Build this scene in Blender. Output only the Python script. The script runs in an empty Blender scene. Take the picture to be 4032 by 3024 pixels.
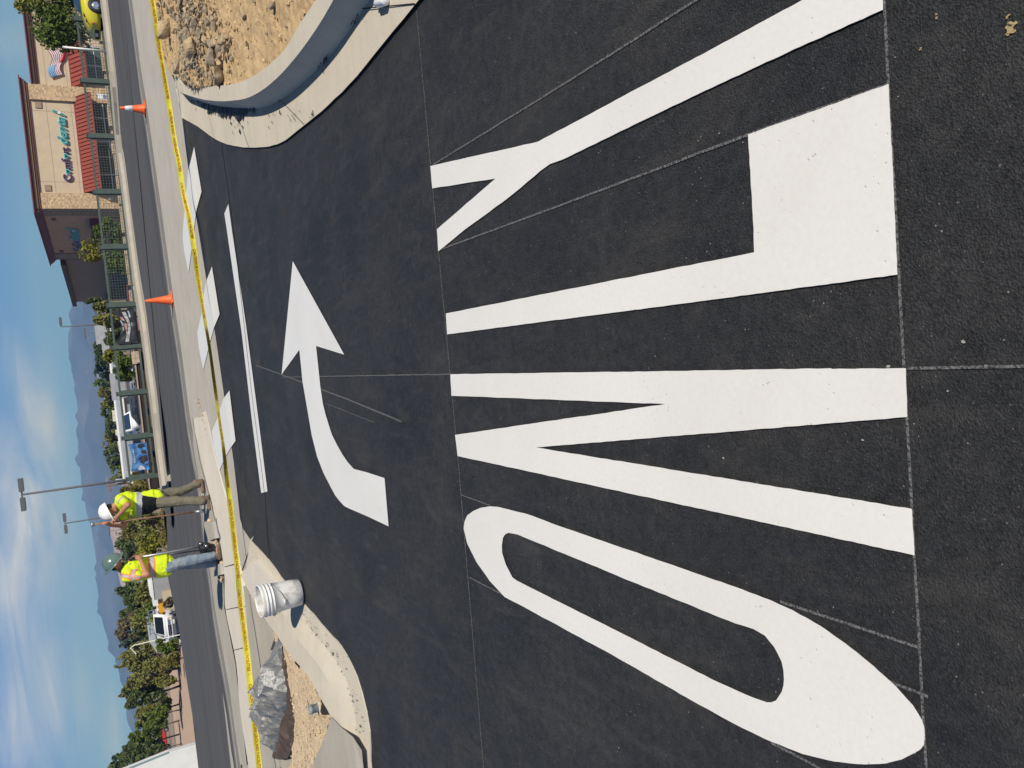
import bpy, bmesh, math, random
from mathutils import Vector, Matrix, noise
from mathutils.geometry import tessellate_polygon
R = math.radians
random.seed(7)
SC = bpy.context.scene
COL = SC.collection

# ------------------------------------------------------------------ camera
F_PX = 3080.0; PITCH = R(27.1); ROLL = R(6.6); H = 1.47
Fv = Vector((0, math.cos(PITCH), -math.sin(PITCH)))
Rv = Vector((1, 0, 0)); Uv = Vector((0, math.sin(PITCH), math.cos(PITCH)))
ru = math.cos(ROLL)*Rv - math.sin(ROLL)*Uv
uu = math.sin(ROLL)*Rv + math.cos(ROLL)*Uv
XC = -uu; YC = ru; CAM = Vector((0, 0, H))
cam = bpy.data.cameras.new('camera'); camo = bpy.data.objects.new('camera', cam); COL.objects.link(camo)
camo.matrix_world = Matrix((( XC.x, YC.x, -Fv.x, 0), (XC.y, YC.y, -Fv.y, 0), (XC.z, YC.z, -Fv.z, H), (0, 0, 0, 1)))
cam.sensor_width = 36; cam.lens = 36*F_PX/4032; cam.clip_start = .05; cam.clip_end = 60000
SC.camera = camo

# ------------------------------------------------------------------ world and sun
SUN_EL = R(40); SUN_AZ = R(142)          # azimuth measured from +Y towards +X
sdir = Vector((math.sin(SUN_AZ)*math.cos(SUN_EL), math.cos(SUN_AZ)*math.cos(SUN_EL), math.sin(SUN_EL)))
w = bpy.data.worlds.new('World'); SC.world = w; w.use_nodes = True
nt = w.node_tree; N = nt.nodes; L = nt.links; N.clear()
out = N.new('ShaderNodeOutputWorld'); bg = N.new('ShaderNodeBackground')
sky = N.new('ShaderNodeTexSky'); sky.sky_type = 'NISHITA'; sky.sun_disc = False
sky.sun_elevation = SUN_EL; sky.sun_rotation = SUN_AZ; sky.altitude = 1800; sky.dust_density = .3; sky.ozone_density = 3.0; sky.air_density = 1.0
tc = N.new('ShaderNodeTexCoord')
def mapping(tree, src, loc=(0,0,0), rot=(0,0,0), sc=(1,1,1)):
    m = tree.nodes.new('ShaderNodeMapping'); m.inputs['Location'].default_value = loc; m.inputs['Rotation'].default_value = rot; m.inputs['Scale'].default_value = sc
    tree.links.new(src, m.inputs['Vector']); return m.outputs[0]
def math_(tree, op, a, b=None, c=None, clamp=False):
    m = tree.nodes.new('ShaderNodeMath'); m.operation = op; m.use_clamp = clamp
    for i, v in enumerate((a, b, c)):
        if v is None: continue
        if isinstance(v, (int, float)): m.inputs[i].default_value = v
        else: tree.links.new(v, m.inputs[i])
    return m.outputs[0]
def noise_(tree, vec, scale, detail=3, rough=.55, dist=0.0):
    n = tree.nodes.new('ShaderNodeTexNoise'); n.inputs['Scale'].default_value = scale; n.inputs['Detail'].default_value = detail
    n.inputs['Roughness'].default_value = rough; n.inputs['Distortion'].default_value = dist
    if vec is not None: tree.links.new(vec, n.inputs['Vector'])
    return n.outputs['Fac']
def ramp_(tree, fac, stops):
    r = tree.nodes.new('ShaderNodeValToRGB'); tree.links.new(fac, r.inputs[0]); e = r.color_ramp.elements
    while len(e) < len(stops): e.new(.5)
    for el, (p, c) in zip(e, stops):
        el.position = p; el.color = (c, c, c, 1) if isinstance(c, (int, float)) else (*c, 1)
    return r.outputs[0]
def mix_(tree, fac, a, b, blend='MIX'):
    m = tree.nodes.new('ShaderNodeMix'); m.data_type = 'RGBA'; m.blend_type = blend
    for i, v in ((0, fac), (6, a), (7, b)):
        if isinstance(v, (int, float)): m.inputs[i].default_value = v
        elif isinstance(v, tuple): m.inputs[i].default_value = (*v, 1) if len(v) == 3 else v
        else: tree.links.new(v, m.inputs[i])
    return m.outputs[2]
# thin cirrus veils, placed by direction: a = sideways, e = upwards (tangents from straight ahead)
sx = N.new('ShaderNodeSeparateXYZ'); L.new(tc.outputs['Generated'], sx.inputs[0])
yy = math_(nt, 'MAXIMUM', sx.outputs[1], .05); da = math_(nt, 'DIVIDE', sx.outputs[0], yy); de = math_(nt, 'DIVIDE', sx.outputs[2], yy)
cb = N.new('ShaderNodeCombineXYZ'); L.new(da, cb.inputs[0]); L.new(de, cb.inputs[1])
wisp = ramp_(nt, noise_(nt, mapping(nt, cb.outputs[0], rot=(0, 0, R(14)), sc=(1.4, 7.5, 1)), 3.6, 8, .66, 1.1), [(.34, 0), (.66, 1)])
soft = ramp_(nt, noise_(nt, cb.outputs[0], 5.5, 4, .55, .4), [(.28, .25), (.70, 1)])
def dirt_(x, y): d = Vector((0, math.cos(PITCH), -math.sin(PITCH))) + (x-2016)/F_PX*XC - (y-1512)/F_PX*YC; return d.x/d.y, d.z/d.y
tot = None
for (x0, y0), (x1, y1), wd, k_ in (((20,1320),(240,1800),.016,1.0),((60,1620),(150,2250),.034,1.1),((10,1850),(40,2500),.045,1.0),((185,1340),(205,1800),.010,.55),((215,2420),(195,3100),.014,.6),((70,2500),(60,3200),.022,.9),((40,80),(60,260),.022,.45),((30,2250),(170,2700),.016,.5),((440,2650),(470,3100),.012,.45),((330,2450),(300,3100),.020,.35)):
    a0, e0 = dirt_(x0, y0); a1, e1 = dirt_(x1, y1); ca, ce = (a0+a1)/2, (e0+e1)/2; ln = math.hypot(a1-a0, e1-e0); ca_, sa_ = (a1-a0)/ln, (e1-e0)/ln
    u_ = math_(nt, 'ADD', math_(nt, 'MULTIPLY', math_(nt, 'SUBTRACT', da, ca), ca_/(ln*.42)), math_(nt, 'MULTIPLY', math_(nt, 'SUBTRACT', de, ce), sa_/(ln*.42)))
    v_ = math_(nt, 'ADD', math_(nt, 'MULTIPLY', math_(nt, 'SUBTRACT', da, ca), -sa_/wd), math_(nt, 'MULTIPLY', math_(nt, 'SUBTRACT', de, ce), ca_/wd))
    g_ = math_(nt, 'MULTIPLY', math_(nt, 'POWER', 2.718, math_(nt, 'MULTIPLY', math_(nt, 'ADD', math_(nt, 'MULTIPLY', u_, u_), math_(nt, 'MULTIPLY', v_, v_)), -1.0)), k_)
    tot = g_ if tot is None else math_(nt, 'ADD', tot, g_)
clf = math_(nt, 'MULTIPLY', tot, math_(nt, 'MULTIPLY', math_(nt, 'ADD', math_(nt, 'MULTIPLY', wisp, .85), .30), soft), clamp=True)
L.new(mapping(nt, tc.outputs['Generated'], loc=(0, 0, .33)), sky.inputs['Vector'])
skyc = mix_(nt, 1.0, sky.outputs[0], (.72, 1.10, 1.50), 'MULTIPLY')
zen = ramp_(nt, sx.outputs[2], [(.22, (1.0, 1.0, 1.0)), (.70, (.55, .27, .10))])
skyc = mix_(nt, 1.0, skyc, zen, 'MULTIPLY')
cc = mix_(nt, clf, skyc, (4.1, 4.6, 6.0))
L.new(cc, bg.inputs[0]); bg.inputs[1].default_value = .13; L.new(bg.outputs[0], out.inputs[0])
sl = bpy.data.lights.new('sun', 'SUN'); sl.energy = 5.0; sl.angle = R(.53); sl.color = (1, .955, .90)
so = bpy.data.objects.new('sun', sl); COL.objects.link(so); so.rotation_euler = (-sdir).to_track_quat('-Z', 'Y').to_euler()
SC.view_settings.view_transform = 'Standard'; SC.view_settings.look = 'None'; SC.view_settings.exposure = .05; SC.view_settings.gamma = 1
SC.cycles.max_bounces = 6; SC.cycles.volume_bounces = 0

# ------------------------------------------------------------------ helpers: picture measurements to metres
def ray(x, y): return Fv + (x-2016)/F_PX*XC - (y-1512)/F_PX*YC
def G(x, y, z=0.0):
    d = ray(x, y); return CAM + d*((z-H)/d.z)
def W(x, y, Y):
    d = ray(x, y); return CAM + d*(Y/d.y)

# ------------------------------------------------------------------ helpers: materials
MATS = {}
def mat(name, col, rough=.7, var=0.0, vs=3.0, bump=0.0, bs=40.0, spec=.3, metal=0.0, col2=None, emis=None, coords='Object', bd=.01):
    if name in MATS: return MATS[name]
    m = bpy.data.materials.new(name); m.use_nodes = True; t = m.node_tree; b = t.nodes['Principled BSDF']
    b.inputs['Roughness'].default_value = rough; b.inputs['Metallic'].default_value = metal; b.inputs['Specular IOR Level'].default_value = spec
    b.inputs['Base Color'].default_value = (*col, 1)
    if var or bump or col2:
        c = t.nodes.new('ShaderNodeTexCoord').outputs[coords]
        if var or col2:
            f = noise_(t, c, vs, 5, .6); c2 = col2 or tuple(max(0, v*(1-var)) for v in col); c1 = col if col2 else tuple(v*(1+var*.5) for v in col)
            t.links.new(mix_(t, ramp_(t, f, [(.32, 0), (.68, 1)]), c1, c2), b.inputs['Base Color'])
        if bump:
            bn = t.nodes.new('ShaderNodeBump'); bn.inputs['Strength'].default_value = bump; bn.inputs['Distance'].default_value = bd
            t.links.new(noise_(t, c, bs, 4, .6), bn.inputs['Height']); t.links.new(bn.outputs[0], b.inputs['Normal'])
    MATS[name] = m; return m
def new_mat(name, rough=.8, spec=.3):
    m = bpy.data.materials.new(name); m.use_nodes = True; t = m.node_tree; b = t.nodes['Principled BSDF']
    b.inputs['Roughness'].default_value = rough; b.inputs['Specular IOR Level'].default_value = spec
    MATS[name] = m; return m, t, b, t.nodes.new('ShaderNodeTexCoord').outputs['Object']
def voro(t, vec, scale, feature='F1'):
    v = t.nodes.new('ShaderNodeTexVoronoi'); v.inputs['Scale'].default_value = scale; v.feature = feature; t.links.new(vec, v.inputs['Vector']); return v.outputs
def bump_(t, b, h, strength, dist, prev=None):
    bn = t.nodes.new('ShaderNodeBump'); bn.inputs['Strength'].default_value = strength; bn.inputs['Distance'].default_value = dist
    t.links.new(h, bn.inputs['Height'])
    if prev is not None: t.links.new(prev, bn.inputs['Normal'])
    t.links.new(bn.outputs[0], b.inputs['Normal']); return bn.outputs[0]

# fresh dark asphalt
m, t, b, c = new_mat('fresh_asphalt', .62, .35)
v1 = voro(t, c, 210); v2 = voro(t, c, 60)
big = noise_(t, c, 1.3, 5, .62, .4); mid = noise_(t, c, 9, 4, .6)
base = mix_(t, ramp_(t, big, [(.35, 0), (.68, 1)]), (.018, .0190, .0215), (.036, .0350, .0350))
base = mix_(t, 1.0, base, ramp_(t, noise_(t, c, 21, 6, .8), [(.32, .50), (.68, 1.60)]), 'MULTIPLY')
dust = ramp_(t, noise_(t, mapping(t, c, sc=(2.3, .8, 1)), 2.0, 6, .7, .7), [(.52, 0), (.78, 1)])
base = mix_(t, math_(t, 'MULTIPLY', dust, .60), base, (.080, .073, .065))
smear = ramp_(t, noise_(t, mapping(t, c, rot=(0,0,R(12)), sc=(7, 1.3, 1)), 1.6, 5, .7), [(.55, 0), (.72, 1)])
base = mix_(t, math_(t, 'MULTIPLY', smear, .28), base, (.105, .098, .088))
stone = ramp_(t, v1['Color'], [(.55, 0), (1, 1)])
base = mix_(t, math_(t, 'MULTIPLY', stone, .42), base, (.070, .072, .074))
gl_ = math_(t, 'MULTIPLY', ramp_(t, voro(t, c, 95)['Distance'], [(.10, 1), (.16, 0)]), ramp_(t, noise_(t, c, 30, 2, .5), [(.52, 0), (.60, 1)]))
base = mix_(t, math_(t, 'MULTIPLY', gl_, .55), base, (.20, .20, .20))
hole = ramp_(t, noise_(t, c, 110, 4, .75), [(.36, 1), (.44, 0)])
base = mix_(t, math_(t, 'MULTIPLY', hole, .75), base, (.008, .008, .009))
speck = ramp_(t, voro(t, c, 40)['Distance'], [(.05, 1), (.10, 0)])
keep = ramp_(t, noise_(t, c, 9, 2, .5), [(.48, 0), (.60, 1)])
base = mix_(t, math_(t, 'MULTIPLY', math_(t, 'MULTIPLY', speck, keep), .8), base, (.38, .36, .34))
t.links.new(base, b.inputs['Base Color'])
n1 = bump_(t, b, v1['Distance'], .6, .004); n2 = bump_(t, b, noise_(t, c, 165, 4, .8), .85, .004, n1)
bump_(t, b, math_(t, 'MULTIPLY', hole, -1), .6, .006, n2)
ASPH = m
# old grey street
m, t, b, c = new_mat('street_asphalt', .8, .25)
st = noise_(t, mapping(t, c, rot=(0, 0, R(3)), sc=(.06, 1.0, 1)), .9, 4, .6)
base = mix_(t, ramp_(t, st, [(.35, 0), (.65, 1)]), (.066, .065, .070), (.092, .090, .092))
base = mix_(t, math_(t, 'MULTIPLY', ramp_(t, voro(t, c, 60)['Color'], [(.5, 0), (1, 1)]), .35), base, (.15, .15, .15))
t.links.new(base, b.inputs['Base Color']); bump_(t, b, noise_(t, c, 60, 4, .6), .5, .006); STREET = m
# concretes
def concrete(name, c1, c2, c3, bs=30, stain=.5):
    m, t, b, c = new_mat(name, .85, .25)
    f = noise_(t, c, 1.2, 6, .62, .5); g = noise_(t, mapping(t, c, sc=(.5, 3, 1)), 3.2, 5, .6)
    base = mix_(t, ramp_(t, f, [(.34, 0), (.66, 1)]), c1, c2)
    base = mix_(t, math_(t, 'MULTIPLY', ramp_(t, g, [(.5, 0), (.8, 1)]), stain), base, c3)
    base = mix_(t, math_(t, 'MULTIPLY', ramp_(t, noise_(t, c, 90, 3, .6), [(.3, 1), (.5, 0)]), .18), base, tuple(v*.5 for v in c3))
    t.links.new(base, b.inputs['Base Color']); bump_(t, b, noise_(t, c, bs, 6, .7), .35, .006); return m
CONC = concrete('new_concrete', (.60, .545, .455), (.535, .485, .405), (.44, .40, .335))
PAN = concrete('worn_concrete', (.42, .392, .352), (.485, .452, .41), (.33, .312, .285), stain=.7)
SLAB = concrete('grey_slab', (.37, .345, .30), (.43, .40, .35), (.30, .28, .245))
WALK = concrete('sidewalk_concrete', (.60, .555, .485), (.65, .60, .53), (.52, .475, .405), stain=.3)
KERBFAR = concrete('far_kerb_concrete', (.40, .365, .30), (.34, .31, .26), (.27, .25, .21))
# dirt
def dirt(name, c1, c2, c3, sc=22):
    m, t, b, c = new_mat(name, .95, .1)
    base = mix_(t, ramp_(t, noise_(t, c, 2.2, 6, .65, .4), [(.35, 0), (.66, 1)]), c1, c2)
    base = mix_(t, math_(t, 'MULTIPLY', ramp_(t, noise_(t, c, sc, 5, .7), [(.45, 0), (.62, 1)]), .6), base, c3)
    t.links.new(base, b.inputs['Base Color']); n = bump_(t, b, noise_(t, c, sc*1.6, 6, .75), .55, .02); bump_(t, b, voro(t, c, sc*3)['Distance'], .3, .006, n); return m
DIRT = dirt('tan_dirt', (.54, .385, .215), (.44, .31, .17), (.62, .46, .275))
DIRT2 = dirt('pale_dirt', (.56, .44, .30), (.47, .365, .25), (.62, .50, .36), 30)
GRAVEL = dirt('pink_gravel', (.48, .355, .275), (.42, .30, .225), (.56, .44, .36), 9)
LOT = mat('lot_ground', (.27, .22, .16), .95, .35, .12)
# white road paint with worn pits
m, t, b, c = new_mat('white_paint', .38, .45)
pd = math_(t, 'ADD', voro(t, c, 38)['Distance'], math_(t, 'MULTIPLY', noise_(t, c, 120, 3, .6), .10))
pit = math_(t, 'MULTIPLY', ramp_(t, pd, [(.12, 1), (.17, 0)]), ramp_(t, noise_(t, c, 5, 3, .6), [(.46, 0), (.56, 1)]))
thin_ = ramp_(t, noise_(t, mapping(t, c, sc=(3, 1, 1)), 2.2, 6, .7, .5), [(.62, 0), (.85, 1)])
wear = ramp_(t, noise_(t, c, 1.1, 4, .6), [(.35, 0), (.7, 1)])
base = mix_(t, wear, (.81, .80, .785), (.75, .735, .71))
base = mix_(t, math_(t, 'MULTIPLY', thin_, .45), base, (.60, .595, .58))
base = mix_(t, 1.0, base, ramp_(t, noise_(t, c, 60, 4, .7), [(.30, .965), (.62, 1.02)]), 'MULTIPLY')
base = mix_(t, math_(t, 'MULTIPLY', pit, .42), base, (.35, .35, .35))
b.inputs['Coat Weight'].default_value = 0
t.links.new(base, b.inputs['Base Color'])
n1 = bump_(t, b, noise_(t, c, 34, 5, .7), .17, .0040); bump_(t, b, pit, .3, -.004, n1) if False else bump_(t, b, math_(t, 'MULTIPLY', pit, -1), .35, .004, n1); PAINT = m
# chalk: broken dusty line
m, t, b, c = new_mat('chalk', .9, .1)
fr = ramp_(t, noise_(t, c, 130, 3, .7), [(.40, 0), (.58, 1)])
t.links.new(mix_(t, fr, (.032, .033, .037), (.19, .19, .20)), b.inputs['Base Color']); bump_(t, b, noise_(t, c, 60, 4, .7), .8, .006); CHALK = m

# ------------------------------------------------------------------ helpers: meshes
class MB:
    def __init__(s): s.v = []; s.f = []; s.m = []
    def add(s, vs, fs, mi=0):
        o = len(s.v); s.v += [Vector(v) for v in vs]; s.f += [[i+o for i in f] for f in fs]; s.m += [mi]*len(fs); return s
    def box(s, a, b, mi=0):
        x0, y0, z0 = a; x1, y1, z1 = b
        return s.add([(x0,y0,z0),(x1,y0,z0),(x1,y1,z0),(x0,y1,z0),(x0,y0,z1),(x1,y0,z1),(x1,y1,z1),(x0,y1,z1)],
                     [(0,3,2,1),(4,5,6,7),(0,1,5,4),(1,2,6,5),(2,3,7,6),(3,0,4,7)], mi)
    def hexa(s, p, mi=0): return s.add(p, [(0,3,2,1),(4,5,6,7),(0,1,5,4),(1,2,6,5),(2,3,7,6),(3,0,4,7)], mi)
    def bar(s, p, q, w_, h_, mi=0):
        p = Vector(p); q = Vector(q); d = (q-p).normalized(); u = d.cross(Vector((0,0,1)))
        if u.length < 1e-3: u = Vector((1,0,0))
        u.normalize(); n = u.cross(d); u *= w_/2; n *= h_/2
        return s.hexa([p-u-n, p+u-n, q+u-n, q-u-n, p-u+n, p+u+n, q+u+n, q-u+n], mi)
    def tube(s, pts, rad, n=10, mi=0, cap=True):
        pts = [Vector(p) for p in pts]; k = len(pts); rs = rad if isinstance(rad, (list, tuple)) else [rad]*k
        o = len(s.v); d0 = (pts[1]-pts[0]).normalized(); u = d0.orthogonal().normalized()
        for i, p in enumerate(pts):
            d = (pts[min(i+1,k-1)]-pts[max(i-1,0)]).normalized(); u = (u-d*u.dot(d)).normalized(); v = d.cross(u)
            for j in range(n):
                a = 2*math.pi*j/n; s.v.append(p+(u*math.cos(a)+v*math.sin(a))*rs[i])
        for i in range(k-1):
            for j in range(n):
                s.f.append([o+i*n+j, o+i*n+(j+1)%n, o+(i+1)*n+(j+1)%n, o+(i+1)*n+j]); s.m.append(mi)
        if cap: s.f.append([o+j for j in range(n)][::-1]); s.m.append(mi); s.f.append([o+(k-1)*n+j for j in range(n)]); s.m.append(mi)
        return s
    def lathe(s, prof, c=(0,0,0), n=24, M=None, mi=0):
        o = len(s.v); c = Vector(c)
        for r, z in prof:
            for j in range(n):
                a = 2*math.pi*j/n; p = Vector((r*math.cos(a), r*math.sin(a), z)); p = (M @ p) if M else p; s.v.append(p+c)
        for i in range(len(prof)-1):
            for j in range(n):
                s.f.append([o+i*n+j, o+i*n+(j+1)%n, o+(i+1)*n+(j+1)%n, o+(i+1)*n+j]); s.m.append(mi)
        return s
    def ell(s, c, r, M=None, n=12, k=8, mi=0):
        prof = [(max(.001, math.sin(math.pi*i/k)), -math.cos(math.pi*i/k)) for i in range(k+1)]
        o = len(s.v); s.lathe(prof, (0,0,0), n, None, mi); s.f.append([o+j for j in range(n)][::-1]); s.f.append([o+k*n+j for j in range(n)]); s.m += [mi, mi]
        for i in range(o, len(s.v)):
            p = s.v[i]; p = Vector((p.x*r[0], p.y*r[1], p.z*r[2])); s.v[i] = (M @ p if M else p) + Vector(c)
        return s
    def cap(s, a, b, ra, rb, n=10):
        a = Vector(a); b = Vector(b); d = b-a
        if d.length < 1e-5: return s.ell(a, (ra,)*3)
        d.normalize(); pts = []; rs = []
        for i in range(4): th = math.pi/2*(i+.15)/4; pts.append(a-d*ra*math.cos(th)); rs.append(ra*math.sin(th))
        pts.append(a); rs.append(ra); pts.append(b); rs.append(rb)
        for i in range(3, -1, -1): th = math.pi/2*(i+.15)/4; pts.append(b+d*rb*math.cos(th)); rs.append(rb*math.sin(th))
        return s.tube(pts, rs, n)
    def loft(s, secs, mi=0, close=True):
        n = len(secs[0]); o = len(s.v)
        for sec in secs: s.v += [Vector(p) for p in sec]
        for i in range(len(secs)-1):
            for j in range(n if close else n-1):
                s.f.append([o+i*n+j, o+i*n+(j+1)%n, o+(i+1)*n+(j+1)%n, o+(i+1)*n+j]); s.m.append(mi)
        if close: s.f.append([o+j for j in range(n)][::-1]); s.f.append([o+(len(secs)-1)*n+j for j in range(n)]); s.m += [mi, mi]
        return s
    def sheet(s, pts, z=None, holes=(), mi=0):
        loops = [[Vector(p) for p in pts]] + [[Vector(p) for p in h] for h in holes]
        flat = [Vector((p.x, p.y, 0)) for l in loops for p in l]; allp = [p for l in loops for p in l]
        tri = tessellate_polygon([[Vector((p.x, p.y, 0)) for p in l] for l in loops]); o = len(s.v)
        for p in allp: s.v.append(Vector((p.x, p.y, p.z if z is None else z)))
        for tr in tri:
            a, b_, c_ = [flat[i] for i in tr]
            if (b_-a).cross(c_-a).z < 0: tr = tr[::-1]
            s.f.append([i+o for i in tr]); s.m.append(mi)
        return s
    def wall(s, pts, n, th, mi=0):
        """a polygon in any plane, given thickness th along n"""
        n = Vector(n).normalized(); P_ = [Vector(p) for p in pts]; o = len(s.v); k = len(P_)
        tri = tessellate_polygon([P_])
        for p in P_: s.v.append(p)
        for p in P_: s.v.append(p-n*th)
        for tr in tri:
            a, b_, c_ = [P_[i] for i in tr]
            if (b_-a).cross(c_-a).dot(n) < 0: tr = tr[::-1]
            s.f.append([i+o for i in tr]); s.m.append(mi); s.f.append([i+o+k for i in tr[::-1]]); s.m.append(mi)
        for i in range(k): s.f.append([o+i, o+(i+1)%k, o+k+(i+1)%k, o+k+i]); s.m.append(mi)
        return s
    def xf(s, M):
        s.v = [M @ p for p in s.v]; return s
ORG = {}
def build(name, mb, mats, parent=None, smooth=False):
    me = bpy.data.meshes.new(name); org = ORG.get(parent.name, Vector()) if parent else Vector()
    me.from_pydata([tuple(p-org) for p in mb.v], [], mb.f)
    for mm in (mats if isinstance(mats, (list, tuple)) else [mats]): me.materials.append(mm)
    if any(mb.m): me.polygons.foreach_set('material_index', mb.m)
    if smooth: me.polygons.foreach_set('use_smooth', [True]*len(me.polygons))
    me.validate(); me.update()
    if parent and parent.type == 'EMPTY' or parent: pass
    o = bpy.data.objects.new(name, me); COL.objects.link(o)
    if parent: o.parent = parent; ORG[o.name] = org
    return o
def thing(name, label, cat, loc=(0,0,0), group=None):
    o = bpy.data.objects.new(name, None); COL.objects.link(o); o.location = loc; o.empty_display_size = .2
    o['label'] = label; o['category'] = cat
    if group: o['group'] = group
    ORG[o.name] = Vector(loc); return o
def tag(o, label, cat, group=None):
    o['label'] = label; o['category'] = cat
    if group: o['group'] = group
    return o
def centre(o):
    """move a single-mesh thing's origin to its base"""
    me = o.data; vs = [v.co for v in me.vertices]; c = Vector((sum(v.x for v in vs)/len(vs), sum(v.y for v in vs)/len(vs), min(v.z for v in vs)))
    me.transform(Matrix.Translation(-c)); o.location = c; return o
def struct(o): o['kind'] = 'structure'; return o
def stuff(o): o['kind'] = 'stuff'; return o
def crisp(o, deg=28): o.data.set_sharp_from_angle(angle=R(deg)); return o
def cr(pts, n):
    """smooth curve through points, n samples evenly along its length"""
    P_ = [Vector(p) for p in pts]; P_ = [p for i, p in enumerate(P_) if i == 0 or (p-P_[i-1]).length > 1e-4]; Q = []
    h = [(P_[i+1]-P_[i]).length for i in range(len(P_)-1)]; tg = []
    for i in range(len(P_)):
        if i == 0: tg.append((P_[1]-P_[0])/h[0])
        elif i == len(P_)-1: tg.append((P_[-1]-P_[-2])/h[-1])
        else: tg.append(((P_[i]-P_[i-1])/h[i-1]*h[i]+(P_[i+1]-P_[i])/h[i]*h[i-1])/(h[i-1]+h[i]))
    for i in range(len(P_)-1):
        for k in range(16):
            u = k/16; u2 = u*u; u3 = u2*u; Q.append(P_[i]*(2*u3-3*u2+1)+tg[i]*h[i]*(u3-2*u2+u)+P_[i+1]*(3*u2-2*u3)+tg[i+1]*h[i]*(u3-u2))
    Q.append(P_[-1]); Ls = [0]
    for i in range(1, len(Q)): Ls.append(Ls[-1]+(Q[i]-Q[i-1]).length)
    out_ = []; j = 0
    for k in range(n):
        s_ = Ls[-1]*k/(n-1)
        while j < len(Ls)-2 and Ls[j+1] < s_: j += 1
        u = (s_-Ls[j])/max(1e-9, Ls[j+1]-Ls[j]); out_.append(Q[j].lerp(Q[j+1], u))
    return out_
def rough_edge(pts, amp=.012, n=None, seed=0):
    tot = sum((Vector(pts[i+1])-Vector(pts[i])).length for i in range(len(pts)-1)); n = n or int(tot/.035)
    q = []; P_ = [Vector(p) for p in pts]; step = tot/n; 
    for i in range(len(P_)-1):
        k = max(1, int((P_[i+1]-P_[i]).length/step))
        for j in range(k): q.append(P_[i].lerp(P_[i+1], j/k))
    q.append(P_[-1]); r_ = []
    for i, p in enumerate(q):
        d = (q[min(i+1,len(q)-1)]-q[max(i-1,0)]); d = Vector((-d.y, d.x, 0)).normalized() if d.length else Vector()
        a = noise.noise(p*9+Vector((seed,0,0)))*amp + noise.noise(p*38+Vector((0,seed,0)))*amp*.8 + (random.random()-.5)*amp*.5
        r_.append(p+d*a)
    return r_
def inside(p, poly):
    x, y = p[0], p[1]; c_ = False; j = len(poly)-1
    for i in range(len(poly)):
        xi, yi, xj, yj = poly[i][0], poly[i][1], poly[j][0], poly[j][1]
        if (yi > y) != (yj > y) and x < (xj-xi)*(y-yi)/(yj-yi)+xi: c_ = not c_
        j = i
    return c_
def GP(l, z=0.0): return [G(x, y, z) for x, y in l]

# ------------------------------------------------------------------ ground
NEAR_EDGE = [(510,0),(532,163),(557,362),(575,470),(593,600),(628,850),(662,1100),(684,1263),(709,1425),(727,1570),(745,1700),(785,1917),(817,2213),(832,2313),(846,2439),(870,2585),(900,2748),(938,3024)]
FAR_EDGE = [(421,0),(441,163),(459,325),(481,593),(488,627),(514,825),(550,1093),(575,1245),(593,1389),(611,1516),(622,1606),(631,1693),(640,1772),(658,1902),(644,2015),(662,2177),(672,2318),(693,2391),(709,2494),(726,2589),(747,2700),(761,2818),(772,2920),(785,3024)]
def zf(y): return 0.0 if y < 1900 else -1.6*min(1, (y-1900)/500)**1.3
near_w = GP(NEAR_EDGE); far_w = [G(x, y, zf(y)) for x, y in FAR_EDGE]
def ground_h(x, y):
    if y < 17.5: return -.06
    t_ = max(0, min(1, (-x-1.5)/9)); low = -2.5 if x > 4 else (-1.75 if x < -4 else -1.75-.75*(x+4)/8)
    if y < 35.5: return -.35-1.4*t_
    edge_y = 40 if x > -2 else 34
    k = max(0, min(1, (y-edge_y-2)/9)); k = k*k*(3-2*k); top = -.10 if x > -1.5 else -.35-1.4*t_
    return top*(1-k)+low*k
xs = [-4000,-1500,-600,-300,-150,-90,-60]+[-45+i*2.5 for i in range(53)]+[95,120,170,300,600,1500,4000]
ys = [-400,-60,-20,-10,0,8,14,17.4,17.6,22]+[29+i*1.5 for i in range(30)]+[78,85,95,110,140,180,260,400,700,1200,2200,4200,7000]
mb = MB()
for y_ in ys:
    for x_ in xs: mb.v.append(Vector((x_, y_, ground_h(x_, y_))))
nx = len(xs)
for j in range(len(ys)-1):
    for i in range(nx-1): mb.f.append([j*nx+i, j*nx+i+1, (j+1)*nx+i+1, (j+1)*nx+i]); mb.m.append(0)
struct(build('ground', mb, LOT, smooth=True))

# asphalt of the exit lane: one sheet under its concrete edges
RPAN = [(720,464),(780,497),(874,559),(945,578),(1015,581),(1063,577),(1108,564),(1170,521),(1232,472),(1275,438),(1314,401),(1385,333),(1449,260),(1520,170),(1596,81),(1661,0)]
LPAN = [(987,2124),(1030,2170),(1071,2216),(1125,2292),(1162,2335),(1201,2379),(1245,2427),(1288,2477),(1325,2518),(1359,2563),(1385,2610),(1408,2661),(1425,2715),(1440,2775),(1452,2830),(1459,2883),(1463,2955),(1464,3024)]
TOPE = [(720,464),(741,651),(760,780),(781,900),(812,1090),(844,1284),(867,1442),(883,1554),(903,1690),(921,1816),(935,1934),(946,2042),(960,2085),(987,2124)]
rp = cr(GP(RPAN), 70); lp = cr(GP(LPAN), 60); te = GP(TOPE)
def outward(l, s_, k=.12):
    r_ = []
    for i, p in enumerate(l):
        d = (l[min(i+1,len(l)-1)]-l[max(i-1,0)]).normalized(); r_.append(p+Vector((-d.y, d.x, 0))*s_*k)
    return r_
rp_out = [Vector((1.80, 3.0, 0)), Vector((1.78, 2, 0)), Vector((1.78, -4, 0))]
lp_out = [Vector((-3.4, 5.2, 0)), Vector((-5.5, 4.9, 0)), Vector((-9, 4.8, 0))]
a_poly = te + outward(lp + lp_out, -1)[2:] + [Vector((-9, -4, 0))] + outward(rp + rp_out, 1)[::-1]
struct(build('asphalt_lane', MB().sheet(a_poly, 0.0), ASPH))

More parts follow.
